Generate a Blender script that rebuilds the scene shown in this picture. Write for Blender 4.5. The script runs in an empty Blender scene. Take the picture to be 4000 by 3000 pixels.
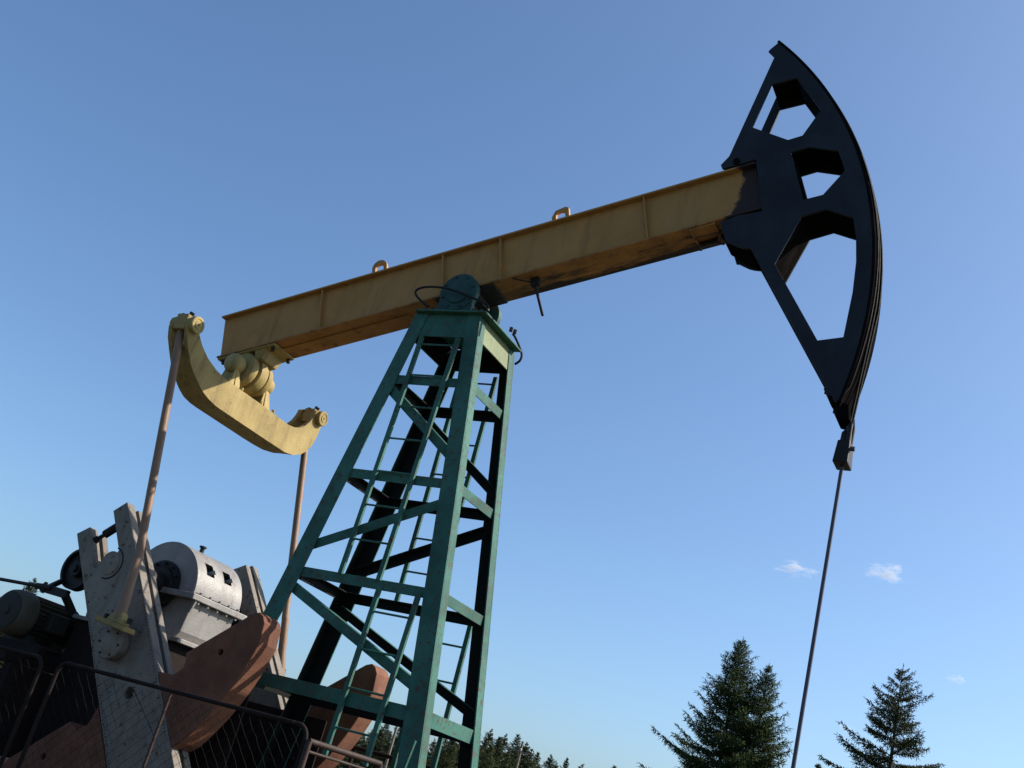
import bpy, bmesh, math, random
import numpy as np
from mathutils import Vector, Matrix
from mathutils.geometry import tessellate_polygon

S = bpy.context.scene
COL = S.collection
R = math.radians

# ------------------------------------------------------------------ camera
CAM = Vector((6.4409, -9.3594, 1.60))
YAW, PITCH, ROLL, FPX = R(-31.288), R(20.991), R(15.949), 4336.1      # focal length in pixels of a 4000 px wide frame
_f = Vector((math.sin(YAW)*math.cos(PITCH), math.cos(YAW)*math.cos(PITCH), math.sin(PITCH)))
_r0 = Vector((math.cos(YAW), -math.sin(YAW), 0)); _u0 = _r0.cross(_f)
CR = _r0*math.cos(ROLL) + _u0*math.sin(ROLL)
CU = -_r0*math.sin(ROLL) + _u0*math.cos(ROLL)
cd = bpy.data.cameras.new('camera'); cam = bpy.data.objects.new('camera', cd); COL.objects.link(cam)
cam.matrix_world = Matrix(((CR.x, CU.x, -_f.x, CAM.x), (CR.y, CU.y, -_f.y, CAM.y), (CR.z, CU.z, -_f.z, CAM.z), (0, 0, 0, 1)))
cd.sensor_fit = 'HORIZONTAL'; cd.sensor_width = 36.0; cd.lens = 36.0*FPX/4000.0
cd.clip_start = 0.05; cd.clip_end = 30000
S.camera = cam

def ray(px, py):
    return _f + CR*((px-2000)/FPX) - CU*((py-1500)/FPX)
def at(ax, val, px, py):                       # the point seen at a pixel, on the plane axis = val
    i = 'xyz'.index(ax); v = ray(px, py); return CAM + v*((val-CAM[i])/v[i])

# ------------------------------------------------------------------ light
SUN = Vector((1.0, 0.75, 0.966)).normalized()
EL = math.asin(SUN.z); AZ = math.atan2(SUN.x, SUN.y)
w = bpy.data.worlds.new('World'); S.world = w; w.use_nodes = True
nt = w.node_tree; bg = nt.nodes['Background']
sky = nt.nodes.new('ShaderNodeTexSky'); sky.sky_type = 'NISHITA'; sky.sun_disc = False
sky.sun_elevation = EL; sky.sun_rotation = AZ; sky.altitude = 150; sky.air_density = 0.88; sky.dust_density = 2.2; sky.ozone_density = 4.5
tint = nt.nodes.new('ShaderNodeMix'); tint.data_type = 'RGBA'; tint.blend_type = 'MULTIPLY'; tint.inputs[0].default_value = 1.0; tint.inputs[7].default_value = (0.94, 1.05, 1.08, 1)   # the clean blue of the photographed sky
nt.links.new(sky.outputs[0], tint.inputs[6]); nt.links.new(tint.outputs[2], bg.inputs[0]); bg.inputs[1].default_value = 0.089
sd = bpy.data.lights.new('sun', 'SUN'); sd.energy = 4.0; sd.angle = R(0.53); sd.color = (1.0, 0.93, 0.82)
so = bpy.data.objects.new('sun', sd); COL.objects.link(so)
so.location = SUN*60; so.rotation_euler = SUN.to_track_quat('Z', 'Y').to_euler()
vs = S.view_settings; vs.view_transform = 'Standard'; vs.look = 'None'; vs.exposure = 1.0; vs.gamma = 1.0; vs.use_curve_mapping = False
S.render.engine = 'CYCLES'

# ------------------------------------------------------------------ materials
def nodes(name):
    m = bpy.data.materials.new(name); m.use_nodes = True; t = m.node_tree
    return m, t, t.nodes['Principled BSDF']
def N(t, k, **kw):
    n = t.nodes.new(k)
    for a, b in kw.items(): setattr(n, a, b)
    return n
def mixc(t, fac, a, b, mode='MIX'):
    n = N(t, 'ShaderNodeMix', data_type='RGBA', blend_type=mode)
    for i, v in ((0, fac), (6, a), (7, b)):
        if hasattr(v, 'links'): t.links.new(v, n.inputs[i])
        elif i == 0: n.inputs[0].default_value = v
        else: n.inputs[i].default_value = (*v, 1)
    return n.outputs[2]
def noise(t, vec, scale, detail=6, rough=0.6):
    n = N(t, 'ShaderNodeTexNoise'); n.inputs['Scale'].default_value = scale; n.inputs['Detail'].default_value = detail
    n.inputs['Roughness'].default_value = rough; t.links.new(vec, n.inputs['Vector']); return n.outputs['Fac']
def ramp(t, fac, a, b):
    n = N(t, 'ShaderNodeMapRange'); n.inputs[1].default_value = a; n.inputs[2].default_value = b
    n.interpolation_type = 'SMOOTHSTEP'; t.links.new(fac, n.inputs[0]); return n.outputs[0]
def coords(t, sc=(1, 1, 1)):
    tc = N(t, 'ShaderNodeTexCoord'); mp = N(t, 'ShaderNodeMapping'); mp.inputs['Scale'].default_value = sc
    t.links.new(tc.outputs['Object'], mp.inputs[0]); return mp.outputs[0]
def paint(name, col, dark=0.75, rust=0.25, rustcol=(0.055, 0.025, 0.013), rough=0.5, grime=(0.03, 0.023, 0.018), grime_amt=0.4, metal=0.0, bump=0.15, scale=1.0, alt=None, spec=0.22):
    m, t, p = nodes(name)
    v = coords(t); vstr = coords(t, (1, 1, 0.14))
    n1 = noise(t, v, 3.0*scale, 5); n2 = noise(t, v, 17*scale, 8, 0.7); n3 = noise(t, vstr, 9*scale, 6, 0.65); n4 = noise(t, v, 60*scale, 3)
    c = mixc(t, ramp(t, n1, 0.3, 0.7), tuple(x*dark for x in col), col)
    if alt: c = mixc(t, ramp(t, noise(t, v, 1.1*scale, 4), 0.45, 0.62), c, alt)
    g = ramp(t, n3, 0.46, 0.78)
    mg = N(t, 'ShaderNodeMath', operation='MULTIPLY'); mg.inputs[1].default_value = grime_amt; t.links.new(g, mg.inputs[0])
    c = mixc(t, mg.outputs[0], c, grime)
    hi = 0.80 - 0.35*rust
    rm = ramp(t, n2, hi-0.06, hi)
    c = mixc(t, rm, c, rustcol)
    t.links.new(c, p.inputs['Base Color'])
    rr = N(t, 'ShaderNodeMapRange'); rr.inputs[3].default_value = rough-0.1; rr.inputs[4].default_value = min(0.95, rough+0.25); t.links.new(n2, rr.inputs[0])
    t.links.new(rr.outputs[0], p.inputs['Roughness']); p.inputs['Metallic'].default_value = metal; p.inputs['Specular IOR Level'].default_value = spec
    b = N(t, 'ShaderNodeBump'); b.inputs['Strength'].default_value = bump; b.inputs['Distance'].default_value = 0.01
    ad = N(t, 'ShaderNodeMath', operation='ADD'); t.links.new(n2, ad.inputs[0]); t.links.new(n4, ad.inputs[1])
    t.links.new(ad.outputs[0], b.inputs['Height']); t.links.new(b.outputs[0], p.inputs['Normal'])
    return m
M = {}
M['yellow'] = paint('pale_yellow_paint', (0.300, 0.216, 0.074), 0.74, 0.30, (0.115, 0.068, 0.028), 0.55, (0.10, 0.068, 0.030), 0.75, alt=(0.330, 0.245, 0.090), bump=0.35)
M['beam_under'] = paint('orange_brown_underside', (0.345, 0.160, 0.048), 0.7, 0.30, (0.045, 0.022, 0.016), 0.6, (0.025, 0.017, 0.016), 0.75, scale=0.7)
M['green'] = paint('weathered_teal_paint', (0.028, 0.113, 0.086), 0.58, 0.54, (0.060, 0.050, 0.038), 0.6, (0.058, 0.074, 0.056), 0.55, alt=(0.036, 0.126, 0.098), bump=0.3)
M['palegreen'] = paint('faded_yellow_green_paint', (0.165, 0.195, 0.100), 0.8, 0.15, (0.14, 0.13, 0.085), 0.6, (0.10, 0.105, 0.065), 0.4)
M['darkgreen'] = paint('dark_teal_paint', (0.022, 0.068, 0.062), 0.7, 0.2, (0.014, 0.014, 0.012), 0.5, (0.014, 0.017, 0.015), 0.5)
M['black'] = paint('blue_black_paint', (0.017, 0.0205, 0.029), 0.7, 0.24, (0.013, 0.010, 0.010), 0.5, (0.016, 0.016, 0.018), 0.5, alt=(0.020, 0.025, 0.034), bump=0.2, spec=0.15)
M['blackin'] = paint('dull_black_steel', (0.007, 0.006, 0.0065), 0.8, 0.15, (0.010, 0.007, 0.006), 0.75, spec=0.0)  # near-black of the head's inner plates, arc plate and crank infill
M['grey'] = paint('light_grey_paint', (0.195, 0.168, 0.138), 0.70, 0.46, (0.055, 0.036, 0.024), 0.55, (0.075, 0.06, 0.048), 0.65, alt=(0.150, 0.128, 0.108), bump=0.3)
M['silver'] = paint('silver_paint', (0.250, 0.236, 0.222), 0.76, 0.26, (0.13, 0.055, 0.045), 0.42, (0.12, 0.085, 0.075), 0.75, metal=0.15, bump=0.3)
M['rust'] = paint('red_brown_primer', (0.150, 0.058, 0.033), 0.66, 0.36, (0.060, 0.030, 0.020), 0.75, (0.070, 0.040, 0.030), 0.6, alt=(0.170, 0.072, 0.042), bump=0.35)
M['pitman'] = paint('faded_rose_beige_paint', (0.210, 0.128, 0.082), 0.82, 0.2, (0.09, 0.05, 0.032), 0.45, (0.11, 0.07, 0.05), 0.4)
M['steel'] = paint('dark_oily_steel', (0.022, 0.020, 0.020), 0.7, 0.3, (0.05, 0.028, 0.018), 0.5, metal=0.3)
M['frame'] = paint('dark_rusty_frame', (0.018, 0.013, 0.012), 0.7, 0.3, (0.06, 0.03, 0.02), 0.65, spec=0.08)
M['rail'] = paint('rusty_pipe', (0.045, 0.027, 0.021), 0.75, 0.3, (0.09, 0.05, 0.04), 0.6)
M['hose'] = paint('black_rubber', (0.009, 0.010, 0.011), 0.9, 0.0, rough=0.6, grime_amt=0.2)
M['rope'] = paint('greased_wire_rope', (0.013, 0.011, 0.011), 0.7, 0.2, (0.02, 0.014, 0.01), rough=0.6, spec=0.08)
M['rod'] = paint('polished_steel_rod', (0.075, 0.075, 0.105), 0.8, 0.1, (0.04, 0.03, 0.035), 0.45, metal=0.2)
M['motor'] = paint('tan_grey_motor_paint', (0.090, 0.080, 0.056), 0.75, 0.2, (0.07, 0.05, 0.03), 0.6)
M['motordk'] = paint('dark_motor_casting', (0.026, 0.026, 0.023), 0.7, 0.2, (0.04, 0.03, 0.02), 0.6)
M['concrete'] = paint('stained_concrete', (0.19, 0.175, 0.155), 0.75, 0.1, (0.12, 0.10, 0.08), 0.85)
M['wood'] = paint('weathered_wood', (0.20, 0.165, 0.13), 0.7, 0.0, rough=0.8, scale=0.6)
M['bark'] = paint('spruce_bark', (0.045, 0.032, 0.024), 0.6, 0.2, (0.04, 0.03, 0.025), 0.9)
M['shade_wire_black'] = paint('shaded_face_and_wire_black', (0.010, 0.012, 0.011), 0.7, 0.3, (0.016, 0.012, 0.009), 0.6, (0.006, 0.006, 0.006), 0.5, spec=0.08)  # inward tower faces, standing for their shade; also the mesh wires
M['insul'] = paint('porcelain', (0.5, 0.48, 0.45), 0.9, 0.0, rough=0.3)

def beam_paint():                                # yellow web, ragged dark repaint where the beam enters the head
    m = paint('ochre_beam_paint', (0.40, 0.200, 0.057), 0.80, 0.20, (0.085, 0.044, 0.022), 0.55, (0.14, 0.075, 0.034), 0.50, alt=(0.36, 0.188, 0.062), bump=0.25)
    t = m.node_tree; p = t.nodes['Principled BSDF']; old = p.inputs['Base Color'].links[0].from_socket
    tc = N(t, 'ShaderNodeTexCoord'); sx = N(t, 'ShaderNodeSeparateXYZ'); t.links.new(tc.outputs['Object'], sx.inputs[0])
    n = noise(t, tc.outputs['Object'], 5, 3)
    a = N(t, 'ShaderNodeMath', operation='MULTIPLY_ADD'); a.inputs[1].default_value = 0.22; t.links.new(n, a.inputs[0]); t.links.new(sx.outputs[0], a.inputs[2])
    f = ramp(t, a.outputs[0], BEAM_END, BEAM_END+0.05)
    t.links.new(mixc(t, f, old, (0.030, 0.017, 0.016)), p.inputs['Base Color'])
    return m
BEAM_END = 2.80+0.11

def leaf(name, c1, c2, trans=0.15):
    m, t, p = nodes(name)
    v = coords(t)
    oi = N(t, 'ShaderNodeObjectInfo')
    n = noise(t, v, 2.2, 4)
    c = mixc(t, ramp(t, n, 0.35, 0.65), c1, c2)
    hsv = N(t, 'ShaderNodeHueSaturation'); t.links.new(c, hsv.inputs['Color'])
    mr = N(t, 'ShaderNodeMapRange'); mr.inputs[3].default_value = 0.75; mr.inputs[4].default_value = 1.25
    t.links.new(oi.outputs['Random'], mr.inputs[0]); t.links.new(mr.outputs[0], hsv.inputs['Value'])
    t.links.new(hsv.outputs[0], p.inputs['Base Color']); p.inputs['Roughness'].default_value = 0.8
    p.inputs['Specular IOR Level'].default_value = 0.12
    return m
M['needle'] = leaf('spruce_needles', (0.024, 0.038, 0.013), (0.052, 0.070, 0.022))
M['needle2'] = leaf('olive_spruce_needles', (0.024, 0.034, 0.013), (0.050, 0.060, 0.021))
M['cone'] = leaf('brown_cones', (0.065, 0.040, 0.020), (0.09, 0.055, 0.026))
M['grass'] = leaf('meadow_grass_blades', (0.06, 0.09, 0.025), (0.11, 0.13, 0.04))

def ground_mat():
    m, t, p = nodes('meadow_ground')
    v = coords(t)
    c = mixc(t, ramp(t, noise(t, v, 0.08, 8), 0.35, 0.65), (0.036, 0.050, 0.018), (0.070, 0.076, 0.030))
    tc = N(t, 'ShaderNodeTexCoord'); ln = N(t, 'ShaderNodeVectorMath', operation='LENGTH'); t.links.new(tc.outputs['Object'], ln.inputs[0])
    nn = noise(t, v, 0.6, 6)
    a = N(t, 'ShaderNodeMath', operation='MULTIPLY_ADD'); a.inputs[1].default_value = 8.0; t.links.new(nn, a.inputs[0]); t.links.new(ln.outputs[1], a.inputs[2])
    soil = mixc(t, noise(t, v, 6, 8), (0.035, 0.027, 0.020), (0.085, 0.065, 0.046))
    c = mixc(t, ramp(t, a.outputs[0], 14, 17), soil, c)
    t.links.new(c, p.inputs['Base Color']); p.inputs['Roughness'].default_value = 0.95
    b = N(t, 'ShaderNodeBump'); b.inputs['Strength'].default_value = 0.6; t.links.new(noise(t, v, 9, 8), b.inputs['Height']); t.links.new(b.outputs[0], p.inputs['Normal'])
    return m
def greasy_underside():                            # old grease smeared along the front arm of the bottom flange
    m = M['beam_under']; t = m.node_tree; p = t.nodes['Principled BSDF']; old = p.inputs['Base Color'].links[0].from_socket
    tc = N(t, 'ShaderNodeTexCoord'); sx = N(t, 'ShaderNodeSeparateXYZ'); t.links.new(tc.outputs['Object'], sx.inputs[0])
    mp = coords(t, (0.9, 4.0, 0.9)); n = noise(t, mp, 2.2, 7, 0.62)
    a = N(t, 'ShaderNodeMath', operation='MULTIPLY_ADD'); a.inputs[1].default_value = 0.9; t.links.new(sx.outputs[1], a.inputs[0]); t.links.new(n, a.inputs[2])
    f = ramp(t, a.outputs[0], 0.42, 0.66)
    g = ramp(t, sx.outputs[0], 0.0, 0.7)
    mu = N(t, 'ShaderNodeMath', operation='MULTIPLY'); t.links.new(f, mu.inputs[0]); t.links.new(g, mu.inputs[1])
    e = ramp(t, sx.outputs[0], 2.74, 2.80)
    t.links.new(mixc(t, e, mixc(t, mu.outputs[0], old, (0.024, 0.018, 0.017)), (0.030, 0.017, 0.016)), p.inputs['Base Color'])
greasy_underside()
M['ground'] = ground_mat()
M['beam'] = beam_paint()

# ------------------------------------------------------------------ mesh helpers
class MB:
    def __init__(s): s.v = []; s.f = []
    def add(s, vs, fs):
        o = len(s.v); s.v += [tuple(x) for x in vs]; s.f += [tuple(i+o for i in f) for f in fs]; return s
    def box(s, x0, x1, y0, y1, z0, z1):
        return s.add([(x0,y0,z0),(x1,y0,z0),(x1,y1,z0),(x0,y1,z0),(x0,y0,z1),(x1,y0,z1),(x1,y1,z1),(x0,y1,z1)],
                     [(0,3,2,1),(4,5,6,7),(0,1,5,4),(1,2,6,5),(2,3,7,6),(3,0,4,7)])
    def hexa(s, b, t): return s.add(list(b)+list(t), [(0,3,2,1),(4,5,6,7),(0,1,5,4),(1,2,6,5),(2,3,7,6),(3,0,4,7)])
    def bar(s, a, b, wd, ht, up=(0, 0, 1)):                    # rectangular bar from a to b; wd across, ht along up
        a, b = Vector(a), Vector(b); d = (b-a).normalized(); up = Vector(up); sx = d.cross(up)
        if sx.length < 1e-4: sx = d.cross(Vector((0, 1, 0)))
        sx.normalize(); uy = sx.cross(d).normalized()
        q = [(-wd/2, -ht/2), (wd/2, -ht/2), (wd/2, ht/2), (-wd/2, ht/2)]
        return s.hexa([a+sx*i+uy*j for i, j in q], [b+sx*i+uy*j for i, j in q])
    def cyl(s, a, b, r0, r1=None, n=16, cap=True):
        a, b = Vector(a), Vector(b); r1 = r0 if r1 is None else r1; d = (b-a).normalized()
        e = d.orthogonal().normalized(); g = d.cross(e)
        A = [a+(e*math.cos(2*math.pi*k/n)+g*math.sin(2*math.pi*k/n))*r0 for k in range(n)]
        B = [b+(e*math.cos(2*math.pi*k/n)+g*math.sin(2*math.pi*k/n))*r1 for k in range(n)]
        fs = [(k, (k+1) % n, n+(k+1) % n, n+k) for k in range(n)]
        if cap: fs += [tuple(range(n-1, -1, -1)), tuple(range(n, 2*n))]
        return s.add(A+B, fs)
    def lathe(s, a, d, prof, n=24):                            # prof: (distance along d, radius)
        a = Vector(a); d = Vector(d).normalized(); e = d.orthogonal().normalized(); g = d.cross(e); vs = []
        for h, r in prof: vs += [a+d*h+(e*math.cos(2*math.pi*k/n)+g*math.sin(2*math.pi*k/n))*r for k in range(n)]
        fs = []
        for j in range(len(prof)-1): fs += [(j*n+k, j*n+(k+1) % n, (j+1)*n+(k+1) % n, (j+1)*n+k) for k in range(n)]
        fs += [tuple(range(n-1, -1, -1)), tuple(range((len(prof)-1)*n, len(prof)*n))]
        return s.add(vs, fs)
    def tube(s, pts, r, n=8):
        pts = [Vector(p) for p in pts]; vs = []; prev = None
        for i, p in enumerate(pts):
            d = (pts[min(i+1, len(pts)-1)]-pts[max(i-1, 0)]).normalized()
            e = d.orthogonal().normalized() if prev is None else (prev-d*prev.dot(d)).normalized()
            prev = e; g = d.cross(e); rr = r[i] if hasattr(r, '__len__') else r
            vs += [p+(e*math.cos(2*math.pi*k/n)+g*math.sin(2*math.pi*k/n))*rr for k in range(n)]
        fs = []
        for j in range(len(pts)-1): fs += [(j*n+k, j*n+(k+1) % n, (j+1)*n+(k+1) % n, (j+1)*n+k) for k in range(n)]
        fs += [tuple(range(n-1, -1, -1)), tuple(range((len(pts)-1)*n, len(pts)*n))]
        return s.add(vs, fs)
    def plate(s, loops, f0, f1):                               # 2D outline with holes, mapped by f0 (one face) and f1 (other face)
        allp = [p for l in loops for p in l]; n = len(allp)
        tri = tessellate_polygon([[Vector((p[0], p[1], 0)) for p in l] for l in loops])
        fs = [tuple(t) for t in tri] + [tuple(i+n for i in reversed(t)) for t in tri]
        o = 0
        for l in loops:
            k = len(l); fs += [(o+i, o+(i+1) % k, n+o+(i+1) % k, n+o+i) for i in range(k)]; o += k
        return s.add([f0(*p) for p in allp]+[f1(*p) for p in allp], fs)
    def build(s, name, mat, parent=None, bevel=0.0, smooth=False, kind=None):
        me = bpy.data.meshes.new(name); me.from_pydata(s.v, [], s.f)
        bm = bmesh.new(); bm.from_mesh(me); bmesh.ops.recalc_face_normals(bm, faces=bm.faces); bm.to_mesh(me); bm.free()
        me.materials.append(M[mat] if isinstance(mat, str) else mat)
        if smooth: 
            me.polygons.foreach_set('use_smooth', [True]*len(me.polygons))
            me.set_sharp_from_angle(angle=R(38))
        o = bpy.data.objects.new(name, me); COL.objects.link(o)
        if parent: o.parent = parent
        if bevel:
            b = o.modifiers.new('bevel', 'BEVEL'); b.width = bevel; b.segments = 2; b.limit_method = 'ANGLE'; b.angle_limit = R(40)
        if kind: o['kind'] = kind
        return o
def inner(o, dirs, mat='shade_wire_black'):                       # near-black faces: shade inside and under the tower members put into colour
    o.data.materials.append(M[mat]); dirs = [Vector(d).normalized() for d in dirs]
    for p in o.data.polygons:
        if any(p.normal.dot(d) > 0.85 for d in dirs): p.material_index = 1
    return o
def empty(name, loc=(0, 0, 0)):
    o = bpy.data.objects.new(name, None); COL.objects.link(o); o.location = loc; return o
def tag(o, label, cat, group=None):
    o['label'] = label; o['category'] = cat
    if group: o['group'] = group
    return o
def part_empty(name, parent):
    o = empty(name); o.parent = parent; return o
def bolt(mb, p, d, r=0.018, h=0.03): return mb.cyl(Vector(p), Vector(p)+Vector(d).normalized()*h, r, n=6)
def spline(pts, k=6):
    pts = [Vector(p) for p in pts]; out = []
    for i in range(len(pts)-1):
        p0, p1, p2, p3 = pts[max(i-1, 0)], pts[i], pts[i+1], pts[min(i+2, len(pts)-1)]
        for j in range(k):
            t = j/k
            out.append(0.5*((2*p1)+(p2-p0)*t+(2*p0-5*p1+4*p2-p3)*t*t+(3*p1-p0-3*p2+p3)*t**3))
    return out+[pts[-1]]

# ------------------------------------------------------------------ setting
def ground():
    n = 60; vs = []; fs = []
    rs = [0]+[1.2*1.155**i for i in range(1, 61)]
    for i, r in enumerate(rs):
        for k in range(48):
            a = 2*math.pi*k/48; x, y = r*math.cos(a), r*math.sin(a)
            z = 0.06*math.sin(x*0.31+y*0.17)*min(1, r/30) if r > 12 else 0
            vs.append((x, y, z-0.0))
    for i in range(len(rs)-1):
        for k in range(48): fs.append((i*48+k, i*48+(k+1) % 48, (i+1)*48+(k+1) % 48, (i+1)*48+k))
    m = MB(); m.v = vs; m.f = fs
    o = m.build('ground', 'ground', smooth=True); o['kind'] = 'structure'
ground()

# ------------------------------------------------------------------ pumpjack
PJ = tag(empty('pumpjack', (0, 0, 0)), 'oil pumpjack with ochre walking beam, black horse head and teal lattice tower', 'pumpjack')

BASE = 0.62
XA = lambda z: -0.4118-0.1627*(6.381-z)
XB = lambda z: 0.4118+0.1855*(6.381-z)
YY = lambda z: 0.4392+0.0295*(6.381-z)
CAPZ = 6.382
def tower():
    for sx in (-1, 1):
        for sy in (-1, 1):
            # angle section: one flange on the long face, one on the narrow face
            def fl(z, kind):
                wd = 0.165+0.012*(6.381-z); dp = 0.135; th = 0.016
                xo = XB(z) if sx > 0 else XA(z); yo = sy*YY(z)
                if kind == 0: q = [(xo, yo), (xo-sx*wd, yo), (xo-sx*wd, yo-sy*th), (xo, yo-sy*th)]
                else: q = [(xo, yo-sy*(th+0.0005)), (xo-sx*th, yo-sy*(th+0.0005)), (xo-sx*th, yo-sy*dp), (xo, yo-sy*dp)]
                return [(p[0], p[1], z) for p in q]
            lg = part_empty('tower_leg', PJ)
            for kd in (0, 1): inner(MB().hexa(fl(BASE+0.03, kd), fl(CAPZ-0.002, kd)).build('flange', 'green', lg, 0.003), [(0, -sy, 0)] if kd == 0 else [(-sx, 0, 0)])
            c = fl(BASE+0.02, 0); cx = sum(p[0] for p in c)/4; cy = sum(p[1] for p in c)/4
            MB().box(cx-0.22, cx+0.22, cy-0.19, cy+0.19, BASE-0.01, BASE+0.03).build('foot_plate', 'green', lg, 0.005)
            # splayed gusset at the foot, a tall narrow wedge on the outer face
            xo = XB(1.95) if sx > 0 else XA(1.95)
    lev = [5.624, 4.517, 3.418, 2.337]
    hts = [0.10, 0.10, 0.10, 0.13]
    def angle(p, q, h, inn, mat='green'):                        # vertical outer leaf plus a top leaf turned inwards
        p, q = Vector(p), Vector(q); inn = Vector(inn); d = (q-p).normalized(); up = d.cross(inn).normalized()
        if up.z < 0: up = -up
        th = 0.012; br = part_empty('tower_brace', PJ)
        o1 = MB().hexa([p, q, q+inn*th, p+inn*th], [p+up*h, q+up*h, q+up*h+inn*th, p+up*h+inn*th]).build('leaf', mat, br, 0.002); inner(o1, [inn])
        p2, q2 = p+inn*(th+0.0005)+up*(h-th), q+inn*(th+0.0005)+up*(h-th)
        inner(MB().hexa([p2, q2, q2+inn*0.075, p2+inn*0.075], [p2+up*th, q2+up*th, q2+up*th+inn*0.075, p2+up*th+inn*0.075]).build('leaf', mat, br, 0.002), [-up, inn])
    for z, h in zip(lev, hts):
        z0 = z-h
        for sy in (-1, 1):
            y = sy*(YY(z0)-0.019)
            angle((XA(z0)+0.10, y, z0), (XB(z0)-0.10, y, z0), h, (0, -sy, 0))
        for sx, X in ((1, XB), (-1, XA)):
            x = X(z0)-sx*0.036
            angle((x, -YY(z0)+0.06, z0), (x, YY(z0)-0.06, z0), h, (-sx, 0, 0))
    for (za, zb) in ((5.47, 4.72), (3.63, 4.29), (3.22, 2.48)):
        for sy in (-1, 1):
            y0, y1 = sy*(YY(za)-0.033), sy*(YY(zb)-0.033)
            angle((XA(za)+0.10, y0, za-0.05), (XB(zb)-0.10, y1, zb-0.05), 0.10, (0, -sy, 0))
    # head plates closing the top of the four faces
    z0, z1 = 6.11, CAPZ-0.002
    for sy in (-1, 1):
        def fy(x, z, d): return (x, sy*(YY(z)-d), z)
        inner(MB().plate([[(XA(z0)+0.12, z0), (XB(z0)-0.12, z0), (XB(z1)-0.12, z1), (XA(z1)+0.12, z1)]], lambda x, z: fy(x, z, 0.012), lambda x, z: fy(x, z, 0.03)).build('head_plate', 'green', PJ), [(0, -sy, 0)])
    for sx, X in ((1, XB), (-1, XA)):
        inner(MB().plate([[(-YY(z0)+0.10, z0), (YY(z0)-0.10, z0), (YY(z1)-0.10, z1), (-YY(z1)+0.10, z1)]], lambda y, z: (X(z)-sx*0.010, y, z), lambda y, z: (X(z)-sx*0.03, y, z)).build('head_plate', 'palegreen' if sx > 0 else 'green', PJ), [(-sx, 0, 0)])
    MB().box(-0.40, 0.505, -0.50, 0.42, CAPZ, CAPZ+0.022).build('cap_plate', 'green', PJ, 0.006)
    # ladders: two flights on each long side
    for sy in (-1, 1):
        for (xl, xr, ztop, zbot, rungs) in ((-0.215, 0.245, 6.08, 3.40, [5.99-0.37*k for k in range(7)]), (0.285, 0.735, 3.34, 1.75 if sy < 0 else 0.70, [3.10-0.365*k for k in range(4 if sy < 0 else 7)])):
            L = part_empty('ladder', PJ)
            off = 0.018
            for x in (xl, xr):
                MB().bar((x, sy*(YY(ztop)+off), ztop), (x, sy*(YY(zbot)+off), zbot), 0.05, 0.034, (0, 1, 0)).build('rail', 'green', L, 0.003)
            for z in rungs:
                MB().cyl((xl+0.02, sy*(YY(z)+off), z), (xr-0.02, sy*(YY(z)+off), z), 0.011, n=8).build('rung', 'green', L, smooth=True)
tower()

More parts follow.
